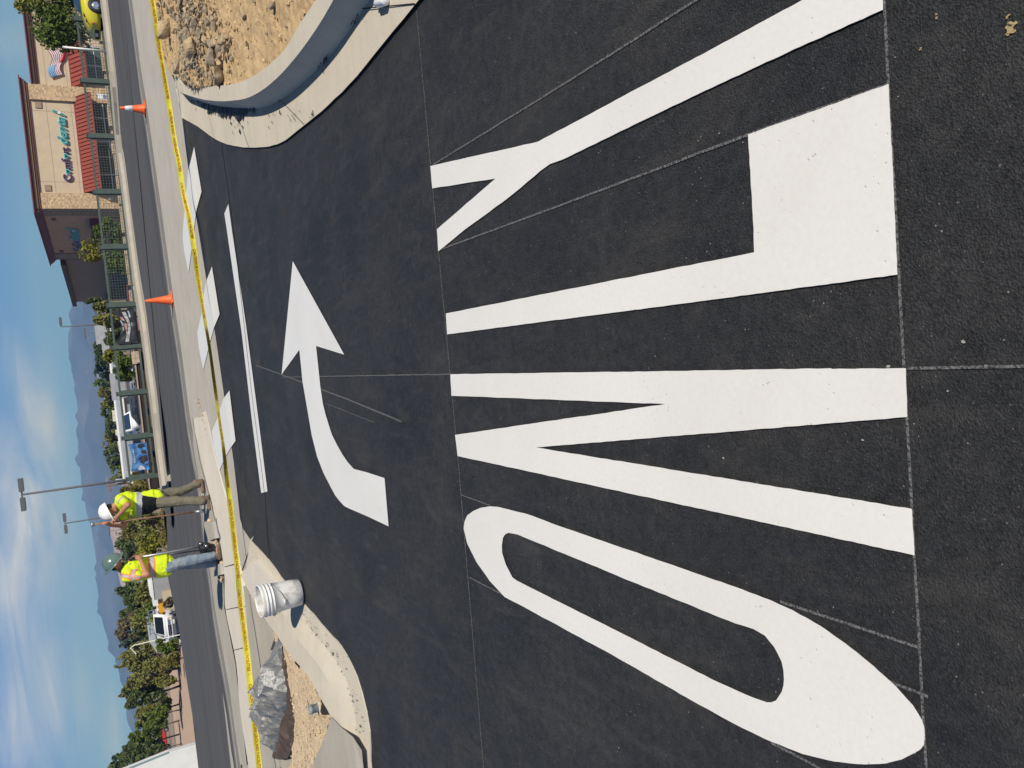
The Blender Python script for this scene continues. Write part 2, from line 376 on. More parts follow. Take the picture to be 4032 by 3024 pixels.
# the street and its two edges
s_near = [near_w[0]+Vector((60, 2.5, 0)), near_w[0]+Vector((8, .33, 0))] + near_w + [near_w[-1]+Vector((-50, 1.5, 0))]
s_far = [far_w[0]+Vector((60, 2.5, 0)), far_w[0]+Vector((8, .33, 0))] + far_w + [far_w[-1]+Vector((-60, -10, -.3))]
n_ = 140; A_ = cr(s_near, n_); B_ = cr(s_far, n_)
mb = MB(); rows = 8
for i in range(n_):
    for k in range(rows+1):
        p = A_[i].lerp(B_[i], k/rows); p.z = -.004 + B_[i].z*(k/rows)**1.6; mb.v.append(p)
for i in range(n_-1):
    for k in range(rows): a = i*(rows+1)+k; mb.f.append([a, a+1, a+rows+2, a+rows+1]); mb.m.append(0)
struct(build('street', mb, STREET))
struct(build('road_base', MB().sheet([Vector((-1.0,12,0)), Vector((76,12,0)), Vector((76,33.5,0)), Vector((12,33.5,0)), Vector((-1.0,28,0))], -.03), STREET))
# worn concrete drive apron between the lane and the street (sheets a few mm apart)
right_dirt_far = [(663,262),(649,146),(632,60),(612,0)]
apron = GP(TOPE)[:] + GP([(1000,2110),(946,2265),(890,2260),(860,2120)]) + [p.copy() for p in near_w[:13][::-1]] + [near_w[0]+Vector((14, .6, 0)), G(612,0)+Vector((12, .8, 0))] + GP(right_dirt_far[::-1]) + GP([(680,300),(705,360),(716,400)])
apron_poly = [Vector((p.x, p.y, 0)) for p in apron]
struct(build('drive_apron', MB().sheet(apron_poly, .004), PAN))
# sealed strip and pale edge line along the street
def strip(name, line, w0, w1, z, mt, lift=0):
    A2 = [Vector(p) for p in line]; mb = MB(); k = len(A2)
    for i, p in enumerate(A2):
        d = A2[min(i+1,k-1)]-A2[max(i-1,0)]; nn = Vector((-d.y, d.x, 0)).normalized()
        for w_ in (w0, w1): q = p+nn*w_; mb.v.append(Vector((q.x, q.y, z)))
    for i in range(k-1): mb.f.append([2*i, 2*i+1, 2*i+3, 2*i+2][::1 if ((mb.v[2*i+1]-mb.v[2*i]).cross(mb.v[2*i+3]-mb.v[2*i])).z > 0 else -1]); mb.m.append(0)
    return build(name, mb, mt)
ne = cr(s_near, 200)
DARKC = concrete('gutter_grey', (.20, .19, .175), (.26, .245, .225), (.15, .145, .135), stain=.8)
LEDGE = mat('edge_line_white', (.60, .59, .56), .8, .3, 4)
struct(strip('gutter', ne, -.40, .75, .008, DARKC))
struct(strip('edge_line', ne, -.04, .035, .012, LEDGE))
# ---- far kerb
fe = cr(s_far[:16], 120)
mb = MB(); sec = []
for i, p in enumerate(fe):
    d = fe[min(i+3,119)]-fe[max(i-3,0)]; nn = Vector((-d.y, d.x, 0)).normalized()*(-1 if True else 1)
    if nn.y < 0: nn = -nn
    z0 = p.z-.02
    sec.append([p+Vector((0,0,-.9))-nn*.35, Vector((p.x-nn.x*.35, p.y-nn.y*.35, z0+.03)), Vector((p.x+nn.x*.45, p.y+nn.y*.45, z0+.05)), Vector((p.x+nn.x*.5, p.y+nn.y*.5, z0+.17)), Vector((p.x+nn.x*2.2, p.y+nn.y*2.2, z0+.18)), Vector((p.x+nn.x*2.2, p.y+nn.y*2.2, z0-.3))])
mb.loft(sec); struct(build('far_kerb', mb, KERBFAR))
# lane markings worn on the street
def decal(name, pts, z, mt, label=None, cat=None, group=None, holes=(), plane=0.0):
    o = build(name, MB().sheet(GP(pts, plane), z, [GP(h, plane) for h in holes]), mt)
    if label: tag(o, label, cat, group)
    return o

# ------------------------------------------------------------------ painted markings of the lane
Yp = [(1698,654),(1900,608),(2123,558),(2460,378),(2800,198),(3166,0),(3474,-165),(3483,39),(3160,183),(2832,334),(2500,492),(2218,629),(2170,646),(2132,673),(2029,760),(1930,835),(1839,900),(1729,990),(1724,903),(1955,703),(1830,722),(1706,742)]
Lp = [(1759,1234),(2360,1115),(2975,993),(2973,900),(2951,529),(3130,466),(3350,387),(3505,331),(3520,640),(3540,1081),(3200,1127),(2700,1194),(2300,1246),(1764,1316)]
Np = [(1777,1473),(2600,1461),(3276,1449),(3283,1452),(3573,1449),(3578,1641),(2114,1761),(3596,2002),(3607,2185),(1805,1795),(1795,1712),(2625,1590),(2200,1574),(1781,1558)]
Oo = [(1829,2080),(1833,2052),(1843,2029),(1866,2012),(1895,1999),(1932,1993),(1965,1995),(1998,2003),(2072,2021),(2234,2080),(2570,2195),(2900,2309),(3039,2361),(3127,2401),(3238,2464),(3334,2531),(3444,2619),(3533,2700),(3600,2774),(3636,2833),(3645,2862),(3647,2892),(3644,2929),(3630,2948),(3607,2962),(3555,2988),(3496,3003),(3408,3007),(3350,3003),(3290,2996),(3164,2966),(3016,2907),(2900,2850),(2707,2744),(2412,2575),(2116,2416),(2050,2380),(1991,2350),(1932,2287),(1880,2213),(1843,2139)]
Oi = [(1980,2147),(1984,2117),(1993,2103),(2006,2097),(2043,2104),(2434,2265),(2900,2453),(2972,2475),(3017,2501),(3053,2545),(3083,2604),(3090,2638),(3092,2671),(3090,2698),(3083,2722),(3061,2756),(3043,2763),(3024,2763),(2972,2745),(2832,2684),(2485,2508),(2234,2383),(2057,2294),(2040,2286),(2021,2272),(1995,2221),(1981,2176)]
LG = 'letters of the word painted on the asphalt'
def rough_px(l, amp=1.6):
    out_ = []
    for i in range(len(l)):
        a = Vector(l[i]); b_ = Vector(l[(i+1) % len(l)]); k = max(1, int((b_-a).length/28))
        for j in range(k):
            p = a.lerp(b_, j/k); s_ = amp*(.5+p.x/3500) if j else 0
            out_.append((p.x+(random.random()-.5)*s_, p.y+(random.random()-.5)*s_))
    return out_
def letter(ch, pts, hole, label): centre(decal('painted_letter', rough_px(pts), (.0048), PAINT, label, 'painted letter', LG, [rough_px(hole)] if hole else []))
letter('O', Oo, Oi, 'long white painted letter O on the dark asphalt')
letter('N', Np, None, 'long white painted letter N on the dark asphalt')
letter('L', Lp, None, 'long white painted letter L with a thick foot on the asphalt')
letter('Y', Yp, None, 'long white painted letter Y on the asphalt, nearest the curbed island')
arrow = [(1155,1028),(1358,1396),(1247,1362),(1253,1420),(1264,1524),(1274,1590),(1283,1627),(1296,1670),(1310,1712),(1330,1752),(1351,1789),(1372,1820),(1396,1846),(1446,1859),(1517,1882),(1533,2072),(1450,2033),(1378,2002),(1358,1992),(1342,1975),(1322,1950),(1306,1920),(1276,1862),(1251,1798),(1230,1715),(1215,1627),(1193,1500),(1190,1465),(1181,1377),(1111,1474)]
centre(decal('painted_arrow', arrow, .005, PAINT, 'white turn arrow painted on the asphalt beyond the letters', 'road arrow'))
centre(decal('stop_line', [(901,803),(885,841),(894,900),(953,1307),(993,1650),(1030,1941),(1055,1935),(1018,1641),(971,1284),(914,900)], .005, PAINT, 'thin white stop line across the lane beyond the arrow', 'stop line'))
XW = 'crosswalk bars across the drive apron'
centre(decal('crosswalk_bar', [(768,578),(744,673),(736,759),(724,890),(722,935),(727,985),(745,1074),(757,985),(768,890),(777,825),(797,754)], .012, PAINT, 'white crosswalk bar nearest the curbed dirt island', 'crosswalk bar', XW))
centre(decal('crosswalk_bar', [(838,1049),(815,1108),(801,1180),(799,1221),(780,1307),(785,1366),(803,1458),(826,1361),(846,1289),(868,1237)], .012, PAINT, 'middle one of the three white crosswalk bars', 'crosswalk bar', XW))
centre(decal('crosswalk_bar', [(907,1537),(881,1572),(867,1618),(858,1649),(837,1697),(845,1762),(867,1853),(888,1803),(912,1762),(931,1735)], .012, PAINT, 'white crosswalk bar nearest the two workers', 'crosswalk bar', XW))
CHZ = [.0020]
def chalk(pts, wd, label):
    wd *= .62; CHZ[0] += .00016
    A2 = GP(pts); q = rough_edge(A2, .0012, n=max(4, int(sum((A2[i+1]-A2[i]).length for i in range(len(A2)-1))/.06)))
    tag(centre(strip('chalk_line', q, -wd/2, wd/2, CHZ[0], CHALK)), label, 'chalk line', 'chalk layout lines on the asphalt')
chalk([(3455,-500),(3483,0),(3532,900),(3582,1800),(3648,3024),(3690,3500)], .011, 'straight chalk line along the foot of all four letters')
chalk([(1642,43),(1720,900),(1805,1800),(1906,3024),(1930,3300)], .012, 'straight chalk line along the far tops of the four letters')
chalk([(1708,648),(2200,345),(2745,0),(3000,-160)], .012, 'slanting chalk guide line beyond the letter Y')
chalk([(1728,985),(2340,760),(2951,529),(3505,331)], .012, 'slanting chalk guide line between letters Y and L')
chalk([(3573,1449),(4032,1442),(4300,1438)], .010, 'chalk line running from the letter N towards the viewer')
chalk([(1111,1485),(1600,1476),(1777,1474)], .012, 'chalk line from the arrow shaft to the letter N')
chalk([(1009,1438),(1190,1504),(1370,1572),(1584,1660)], .018, 'diagonal chalk line crossing the arrow shaft')
chalk([(1819,1948),(1932,1990)], .010, 'short chalk tick above the rounded top of letter O')
chalk([(3075,2368),(3350,2458),(3629,2551)], .012, 'chalk guide between letter N and letter O near the foot line')
chalk([(3507,2682),(3658,2741)], .012, 'short chalk tick at the outer foot of letter O')
chalk([(1845,2270),(2028,2364)], .010, 'chalk tick left of the rounded top of letter O')
chalk([(3039,2922),(3134,2970),(3234,3024),(3300,3070)], .012, 'chalk guide line leaving the outer left side of letter O')
chalk([(1290,1590),(1480,1665)], .008, 'faint short chalk stroke beside the diagonal line')
DARKSEAM = mat('seam_tar', (.006, .006, .007), .7)
q = GP([(863,456),(880,610),(907,803),(1000,1600),(1043,1941),(1070,2223),(1087,2292)])
struct(strip('asphalt_seam', cr(q, 60), -.012, .012, .0065, DARKSEAM))

# ------------------------------------------------------------------ right island: curb, gutter, dirt
TF = [(717,369),(826,399),(907,401),(988,385),(1064,336),(1135,266),(1205,179),(1287,54),(1314,5)]
TBk = [(663,260),(701,315),(847,339),(988,304),(1064,250),(1124,190),(1178,98),(1243,0)]
tf = [G(x, y, .15) for x, y in TF]; tb = [G(x, y, .15) for x, y in TBk]
tf += [Vector((2.17, 3.6, .15)), Vector((2.14, 2.5, .15)), Vector((2.14, -3, .15))]; tb += [Vector((2.33, 3.9, .15)), Vector((2.31, 2.5, .15)), Vector((2.31, -3, .15))]
tf = [G(700,310,.0)+Vector((.0,.35,0))] + tf
tb = [G(682,262,.0)+Vector((.15,.55,0))] + tb
NN = 110
TFs = cr(tf, NN); TBs = cr(tb, NN); PEs = cr([G(716,430)]+rp+rp_out, NN)
secs = []
for i in range(NN):
    k = min(1, i/14); k = k*k*(3-2*k); zt = .015+.135*k
    # matching nearest back point
    a = TFs[i]; bk = min(TBs, key=lambda p: (p.xy-a.xy).length); d = (a.xy-bk.xy)
    wdt = max(.14, min(.2, d.length)); d = d.normalized() if d.length > 1e-4 else Vector((-1, 0))
    fx = Vector((d.x, d.y, 0)); bkp = a-fx*wdt
    secs.append([Vector((bkp.x, bkp.y, zt-.12)), Vector((bkp.x, bkp.y, zt)), Vector((a.x-fx.x*.010, a.y-fx.y*.010, zt)), Vector((a.x, a.y, zt-.012)), Vector((a.x+fx.x*.035, a.y+fx.y*.035, zt*.3)), Vector((a.x+fx.x*.06, a.y+fx.y*.06, .012)), Vector((a.x+fx.x*.06, a.y+fx.y*.06, -.04))])
FLOW = [s_[5].copy() for s_ in secs]
o = crisp(build('curb', MB().loft(secs), CONC, smooth=True)); struct(o)
for e_ in [o]: 
    md = None
mb = MB(); pl = []
for i in range(NN):
    a = FLOW[i]; p = min(PEs, key=lambda q_: (q_.xy-a.xy).length) if False else PEs[i]
    pl.append([a.lerp(p, k/5) for k in range(6)])
# edge of the pan follows its own line; rows connect both curves evenly
for i, row in enumerate(pl):
    for k, p in enumerate(row):
        z_ = .009 + .006*(k/5); jx = Vector()
        if k == 5: jx = (row[5]-row[0]).normalized()*(noise.noise(p*11)*.012)
        mb.v.append(Vector((p.x+jx.x, p.y+jx.y, z_)))
for i in range(NN-1):
    for k in range(5): a = i*6+k; mb.f.append([a, a+1, a+7, a+6]); mb.m.append(0)
struct(build('gutter_pan', mb, CONC, smooth=True))
def joint(pts, wd, z, name='joint'): return struct(strip(name, pts, -wd/2, wd/2, z, DARKSEAM))
mb_ = []
for i in (22, 36, 50, 64, 80): joint([pl[i][k] for k in range(6)], .006, .0185, 'pan_joint')

# dirt bed
bed = [Vector((s_[1].x, s_[1].y, 0)) for s_ in secs][3:] + [Vector((2.31, -3, 0)), Vector((16, -3, 0)), Vector((16, 18, 0)), G(590,-60)] + GP([(612,0),(630,60),(645,130),(656,215)])
bed_in = bed
def bump_h(x, y, seed=0): 
    v = Vector((x, y, seed)); return .018*noise.noise(v*3.1)+.012*noise.noise(v*9)+.010*abs(noise.noise(v*22))+.006*noise.noise(v*45)
RUB = G(760, 120, .15)
def grid_bed(name, poly, base, step, mt, extra=None, grow=0.05):
    xs_ = [p.x for p in poly]; ys_ = [p.y for p in poly]; x0, x1, y0, y1 = min(xs_), max(xs_), min(ys_), max(ys_)
    mb = MB(); idx = {}
    def vid(i, j):
        if (i, j) not in idx:
            x = x0+i*step; y = y0+j*step; z = base+bump_h(x, y)+(extra(x, y) if extra else 0); idx[(i, j)] = len(mb.v); mb.v.append(Vector((x, y, z)))
        return idx[(i, j)]
    for i in range(int((x1-x0)/step)+1):
        for j in range(int((y1-y0)/step)+1):
            if inside((x0+(i+.5)*step, y0+(j+.5)*step), poly): mb.f.append([vid(i,j), vid(i+1,j), vid(i+1,j+1), vid(i,j+1)]); mb.m.append(0)
    return build(name, mb, mt, smooth=False)
def mound(x, y):
    d = math.hypot((x-RUB.x)/1.3, (y-RUB.y)/1.6); return .10*max(0, 1-d*d)*(1+.5*noise.noise(Vector((x, y, 0))*2))
bed_small = [p for p in bed if True]
vis = [p.copy() for p in bed]
for p in vis: p.x = min(p.x, 9.5); p.y = max(.5, min(p.y, 17))
struct(grid_bed('dirt_bed', vis, .105, .045, DIRT, mound))
# clods and crumbs of dirt, too many to count
def rockmesh(r, seed, sub=2, sharp=.35):
    bm = bmesh.new(); bmesh.ops.create_icosphere(bm, subdivisions=sub, radius=1); rn = random.Random(seed); off = Vector((rn.random()*50, rn.random()*50, 0))
    pl_ = [(Vector((rn.gauss(0,1), rn.gauss(0,1), rn.gauss(0,1))).normalized(), .42+.38*rn.random()) for _ in range(15)]
    for v in bm.verts:
        p = v.co.copy()
        for n_2, d in pl_:
            e_ = p.dot(n_2)
            if e_ > d: p -= n_2*(e_-d)
        v.co = p*r*(1+sharp*.22*noise.noise(p*1.7+off))
        v.co.z *= .75
    vs_ = [v.co.copy() for v in bm.verts]; fs_ = [[v.index for v in f.verts] for f in bm.faces]; bm.free(); return vs_, fs_
def scatter(name, poly, n, r0, r1, mt, z, seed, bias=None, extra=None):
    rn = random.Random(seed); protos = [rockmesh(1, s_, 1, .5) for s_ in range(8)]; mb = MB()
    xs_ = [p.x for p in poly]; ys_ = [p.y for p in poly]; k = 0; tries = 0
    while k < n and tries < n*30:
        tries += 1; x = rn.uniform(min(xs_), max(xs_)); y = rn.uniform(min(ys_), max(ys_))
        if not inside((x, y), poly): continue
        if bias and rn.random() > bias(x, y): continue
        r_ = r0+(r1-r0)*rn.random()**3; vs_, fs_ = rn.choice(protos); M_ = Matrix.Translation((x, y, z+bump_h(x, y)+(extra(x, y) if extra else 0)+r_*.2)) @ Matrix.Rotation(rn.random()*6.28, 4, 'Z') @ Matrix.Rotation(rn.random()*.8, 4, 'X') @ Matrix.Diagonal((r_*rn.uniform(.7,1.4), r_, r_*rn.uniform(.5,1), 1))
        mb.add([M_ @ v for v in vs_], fs_); k += 1
    return stuff(build(name, mb, mt))
near_poly = [p for p in vis]
scatter('dirt_clods', near_poly, 9000, .006, .030, DIRT, .105, 11, lambda x, y: .35+.65*(noise.noise(Vector((x, y, 3))*1.3) > -.1), mound)
ROCK = mat('grey_rock', (.33, .265, .185), .95, .45, 6, .8, 26, bd=.02)
ROCK2 = mat('tan_rock', (.46, .345, .205), .95, .4, 6, .8, 26, bd=.02)
def rock(px, py, r, mt, seed, label, group=None, sq=(1,1,1)):
    p = G(px, py, .15); vs_, fs_ = rockmesh(r, seed, 3, .5); rn = random.Random(seed)
    M_ = Matrix.Translation((p.x, p.y, .12+mound(p.x, p.y)+r*.3)) @ Matrix.Rotation(rn.random()*6.28, 4, 'Z') @ Matrix.Rotation(rn.uniform(-.4,.4), 4, 'X') @ Matrix.Diagonal((*sq, 1))
    mb = MB().add([M_ @ v for v in vs_], fs_); return tag(centre(build('rock', mb, mt)), label, 'rock', group)
rock(655, 112, .23, ROCK2, 8, 'largest pale rounded boulder beside the caution tape', 'rocks of the rubble pile', (1.2, .9, .9))
rock(790, 180, .155, ROCK2, 9, 'yellowish flat rock in the middle of the rubble pile', 'rocks of the rubble pile', (1.1, 1.1, .7))
rock(862, 295, .12, ROCK, 12, 'brown rock at the low end of the rubble, nearest the curb', 'rocks of the rubble pile', (1, 1.3, .9))
rock(835, 235, .12, ROCK, 15, 'dark angular rock just behind the lowest rock of the rubble', 'rocks of the rubble pile')
rock(694, 262, .11, ROCK, 21, 'lone grey rock at the concrete edge of the dirt', 'rocks of the rubble pile')
rn = random.Random(4); k = 0
for i in range(400):
    if k >= 90: break
    u = rn.random(); px = 640+u*230+rn.uniform(-40, 50); py = rn.uniform(-60, 60)+u*240+rn.uniform(-60, 40)
    if inside(G(px, py, .15), vis): rock(px, py, rn.uniform(.03, .085), rn.choice((ROCK, ROCK, ROCK2)), 100+i, 'broken grey brown rock of the rubble pile on the dirt', 'loose rocks of the rubble pile', (1, rn.uniform(.7, 1.3), rn.uniform(.6, 1))); k += 1
def rub_bias(x, y): d = math.hypot((x-RUB.x)/1.5, (y-RUB.y)/2.0); return max(.02, 1-d)
scatter('rubble', vis, 2600, .015, .055, ROCK, .115, 33, rub_bias, mound)

# asphalt crumbs spilled on the pan
def splat(name, spots, z, mt, seed):
    rn = random.Random(seed); mb = MB()
    for px, py, sx, sy, n, s_ in spots:
        for _ in range(n):
            c_ = G(px+rn.gauss(0, sx), py+rn.gauss(0, sy)); r_ = s_*(.35+rn.random()**2*1.4); k = rn.randint(5, 8); o_ = len(mb.v); a0 = rn.random()*6
            for j in range(k): a = a0+j/k*6.283; rr = r_*rn.uniform(.5, 1.2); mb.v.append(Vector((c_.x+rr*math.cos(a), c_.y+rr*math.sin(a)*1.5, z+rn.random()*.001)))
            mb.f.append(list(range(o_, o_+k))); mb.m.append(0)
    return stuff(build(name, mb, mt))
TAR = mat('tar_crumb', (.016, .016, .018), .6)
DUSTY = mat('dusty_crumb', (.10, .09, .075), .9)
splat('tar_splatter', [(830,402,28,9,90,.035),(890,425,35,14,170,.035),(945,425,22,12,90,.03),(945,470,14,22,40,.018),(1290,220,12,10,16,.012),(1265,255,14,12,12,.012),(1402,75,18,14,20,.008),(1410,50,10,10,8,.008),(1080,410,16,30,10,.012),(1160,465,8,14,8,.012),(1235,452,6,8,8,.010),(1000,440,80,40,25,.010)], .0225, TAR, 5)
LPX = [(985,2185),(1005,2205),(1020,2230),(1035,2245),(1060,2285),(1195,2410),(1222,2450),(1250,2490),(1290,2530),(1320,2575),(1345,2600),(1355,2650),(1365,2700),(1392,2740),(1330,2850),(1370,2950),(1410,3000),(1425,2850)]
splat('paving_crumbs', [(x, y, 12, 18, 18, .0065) for x, y in LPX] + [(1180+i*18, 2380+i*30, 7, 12, 10, .006) for i in range(14)], .0255, DUSTY, 8)
# light drips and dust specks on the asphalt
SPK = mat('paint_speck', (.36, .35, .32), .9)
rn = random.Random(3); sp = [(rn.uniform(950, 3900), rn.uniform(100, 2950), 4, 4, 1, .0022) for _ in range(60)]
splat('paint_specks', [s_ for s_ in sp if s_[0] > 1300 or 900 < s_[1] < 2000], .002, SPK, 6)
SAND = mat('sand_smudge', (.42, .33, .17), .95)
splat('sand_smudge', [(3983,112,7,14,40,.0022),(3970,70,7,12,14,.0014),(3689,68,3,5,7,.0014),(3627,195,3,3,4,.0013)], .0022, SAND, 4)

# ------------------------------------------------------------------ left side: rolled curb, walks, dirt, pits
OUT = [(946,2265),(1000,2368),(1060,2460),(1095,2510),(1147,2585),(1223,2677),(1267,2759),(1290,2797),(1303,2822),(1288,2884),(1245,2986),(1229,3024)]
FLL = [(1020,2222),(1062,2290),(1110,2345),(1180,2395),(1212,2460),(1277,2541),(1318,2595),(1350,2650),(1372,2700),(1388,2760),(1400,2830),(1406,2900),(1408,2960),(1408,3024)]
of_ = cr(GP(OUT, .10)+[G(1229,3024,.10)+Vector((-1.5,.1,0)), G(1229,3024,.10)+Vector((-5,.2,0))], 90)
fl_ = cr(GP(FLL, .02)+[Vector((-3.6, 5.55, .02)), Vector((-8, 5.3, .02))], 90)
pe_ = cr(lp+lp_out, 90)
secs = []
for i in range(90):
    a = of_[i]; b_ = fl_[i]; c_ = pe_[i]; k = min(1, .35+i/10)
    d = b_-a; r_ = rough_edge([c_, c_+Vector((.01,0,0))], .0, n=1)[0]
    jx = noise.noise(c_*10)*.012
    secs.append([Vector((a.x, a.y, -.05)), Vector((a.x, a.y, .10*k)), Vector((a.x+d.x*.62, a.y+d.y*.62, .085*k)), Vector((a.x+d.x*.88, a.y+d.y*.88, .045*k)), Vector((b_.x, b_.y, .020)), Vector((b_.x*.5+c_.x*.5, b_.y*.5+c_.y*.5, .014)), Vector((c_.x+jx, c_.y+jx, .008)), Vector((c_.x+jx, c_.y+jx, -.05))])
struct(crisp(build('rolled_curb', MB().loft(secs), CONC, smooth=True), 12))
# pale front end of the rolled curb
mb = MB(); q = [(946,2265),(987,2213),(1050,2290),(1100,2362),(1075,2425),(1030,2400),(985,2335)]
top = [G(x, y, .115) for x, y in q]; mb.wall(top, (0,0,1), .11); struct(build('curb_end', mb, WALK))
struct(build('side_pavement', MB().sheet([Vector((-20,4.4,0)), Vector((-3.3,4.9,0)), G(1180,2700), G(1040,2420), G(1010,2250), G(975,2150), G(890,2090), G(840,1990)+Vector((0,.3,0)), Vector((-6, 18.2, 0)), Vector((-20, 18.4, 0))], -.012), SLAB))
# sidewalk slab beyond the tape
SW = [(759,1636),(754,1663),(790,1816),(836,1988),(867,2133),(881,2232),(887,2395),(930,2612),(946,2802),(979,3024),(1012,3024),(984,2666),(968,2504),(950,2330),(930,2230),(900,2050),(867,1907),(831,1771),(790,1631)]
zW = .05
SWa = GP([(759,1636),(754,1663),(790,1816),(836,1988),(867,2133),(881,2232),(887,2395),(930,2612),(946,2802),(979,3024)], zW)+[G(979,3024,zW)+Vector((-8,-.2,0))]
SWb = GP([(800,1620),(815,1690),(831,1771),(867,1907),(905,2050),(935,2230),(952,2330),(968,2504),(984,2666),(1000,2860),(1012,3024)], zW)+[G(1012,3024,zW)+Vector((-8,-.4,0))]
Aw = cr(SWa, 70); Bw = cr(SWb, 70)
secs = [[Vector((a.x,a.y,-.06)), Vector((a.x,a.y,.0+zW*min(1,i/12))), Vector((b_.x,b_.y,.006+(zW-.008)*min(1,i/25))), Vector((b_.x,b_.y,-.05))] for i, (a, b_) in enumerate(zip(Aw, Bw))]
struct(build('sidewalk', MB().loft(secs), WALK))
for py_, xa, xb in ((2232,884,935),(2400,892,960),(2560,922,975)): joint([G(xa, py_, zW+.002), G(xb, py_-14, zW+.002)], .010, zW+.003, 'sidewalk_joint')
# grey slab between sidewalk and curb
SL = GP([(944,2290),(968,2504),(984,2666),(1012,3024),(1100,3024),(1085,2760),(1065,2560),(1085,2500),(1062,2462),(1000,2368)], .02)
struct(build('grey_slab', MB().wall([Vector((p.x,p.y,.022)) for p in SL], (0,0,1), .06), SLAB))
# ramp pad at the frame edge
RP = GP([(1229,3024),(1245,2986),(1288,2884),(1306,2822),(1340,2862),(1380,2905),(1405,2960),(1408,3024)], .1)+[G(1408,3024,.1)+Vector((-4,0,0)), G(1229,3024,.1)+Vector((-4,0,0))]
RZ = [.108,.108,.106,.104,.096,.080,.062,.055,.055,.108]
struct(build('ramp_pad', MB().sheet([Vector((p.x,p.y,z_)) for p, z_ in zip(RP, RZ)]), SLAB))
LD = GP([(1070,2480),(1100,2510),(1147,2585),(1223,2677),(1267,2759),(1304,2815),(1288,2884),(1245,2986),(1225,3060),(1130,3060),(1150,2950),(1140,2830),(1130,2700),(1105,2600)], .05)
LD = [p for p in LD]
o = struct(grid_bed('dirt_patch', LD, .045, .03, DIRT2)); scatter('dirt_crumbs', LD, 1100, .006, .024, DIRT2, .045, 17)
# the pits dug along the gutter where the workers stand
def pit(px0, label_, cat_='pit'):
    P4 = GP(px0, .03); mb = MB(); mb.sheet([Vector((p.x, p.y, .013)) for p in P4]); return struct(build('pit', mb, TAR))
GUT = [(790,1980),(836,1988),(867,2133),(881,2232),(887,2395),(930,2612),(975,3010),(940,3010),(895,2700),(845,2400),(830,2260),(817,2150)]
struct(build('side_gutter', MB().sheet(GP([(759,1640),(790,1816),(836,1988),(867,2133),(881,2232),(887,2395),(930,2612),(975,3010),(948,3010),(905,2700),(868,2500),(850,2400),(838,2313),(825,2213),(806,2080),(790,1917),(765,1760)]), .0145), SLAB))
pit([(801,1953),(825,1945),(832,1975),(834,2040),(808,2052),(799,1990)], '')
pit([(840,2281),(878,2282),(886,2300),(887,2372),(868,2384),(852,2378)], '')
struct(build('dug_dirt', grid := MB().sheet(GP([(826,2050),(838,2046),(868,2150),(884,2232),(892,2262),(880,2275),(872,2235),(858,2180),(850,2130),(838,2090)]), .022), DIRT2))
scatter('dug_crumbs', GP([(826,2040),(840,2036),(870,2140),(888,2232),(896,2280),(876,2285),(862,2210),(845,2130),(832,2090)]), 260, .02, .07, DIRT2, .03, 19)
scatter('spill_crumbs', GP([(770,1560),(782,1560),(812,1680),(818,1720),(806,1720),(796,1640)]), 60, .008, .03, DIRT, .01, 23)
CB = mat('blue_tarp_edge', (.12, .19, .33), .6)
tag(centre(strip('blue_sheet_edge', cr(GP([(848,2040),(856,2085),(866,2120)], .06), 12), -.04, .05, .058, CB)), 'strip of blue plastic along the sidewalk edge by the workers', 'plastic sheet')
for i, q in enumerate(([(801,2055),(840,2055),(850,2120),(822,2128)], [(833,2215),(868,2222),(874,2262),(842,2270)])):
    P4 = GP(q, .09); mb = MB().wall([Vector((p.x,p.y,.10)) for p in P4], (0,0,1), .1)
    tag(centre(build('concrete_chunk', mb, SLAB)), ('broken block of gutter concrete between the two workers', 'block of gutter concrete behind the legs of the worker in jeans')[i], 'concrete block')


# ------------------------------------------------------------------ common materials of the objects
def lin(r, g, b):
    f = lambda v: (v/255/12.92) if v/255 <= .04045 else ((v/255+.055)/1.055)**2.4
    return (f(r), f(g), f(b))
ORANGE = mat('cone_orange', (.78, .13, .03), .45, .15, 6)
REFW = mat('reflective_white', (.62, .63, .66), .4)
STEEL = mat('galvanised_steel', (.38, .42, .45), .38, .3, 8, metal=.7)
BLACK = mat('black_rubber', (.015, .015, .017), .6)
GLASSD = mat('dark_glass', (.010, .014, .018), .08, spec=.7)
WHITEP = mat('white_plastic', (.66, .655, .63), .45, .22, 9, .3, 60, bd=.002)
CHROME = mat('chrome', (.55, .56, .58), .2, metal=.9)
GREENM = mat('fence_green', (.070, .095, .082), .5, .15, 5)
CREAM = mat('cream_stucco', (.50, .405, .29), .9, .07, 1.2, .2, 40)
SHADEC = mat('side_stucco_shaded', (.50, .31, .20), .9, .10, 1.2, .2, 40)  # stucco of the shaded side wall; its shade is put into the colour
MAROON = mat('maroon_trim', (.155, .045, .050), .6, .1, 2)
TANTR = mat('tan_trim', (.42, .27, .13), .7, .1, 2)
AWN = mat('awning_red', (.25, .060, .045), .45, .08, 2)
WHITEB = mat('white_wall', (.70, .70, .68), .8, .08, 1)
ROOFG = mat('grey_roof', (.30, .31, .34), .7, .2, .8)
ROOFM = mat('metal_roof', (.42, .44, .47), .45, .15, .5)
POLEM = mat('pole_grey', (.10, .105, .115), .6)
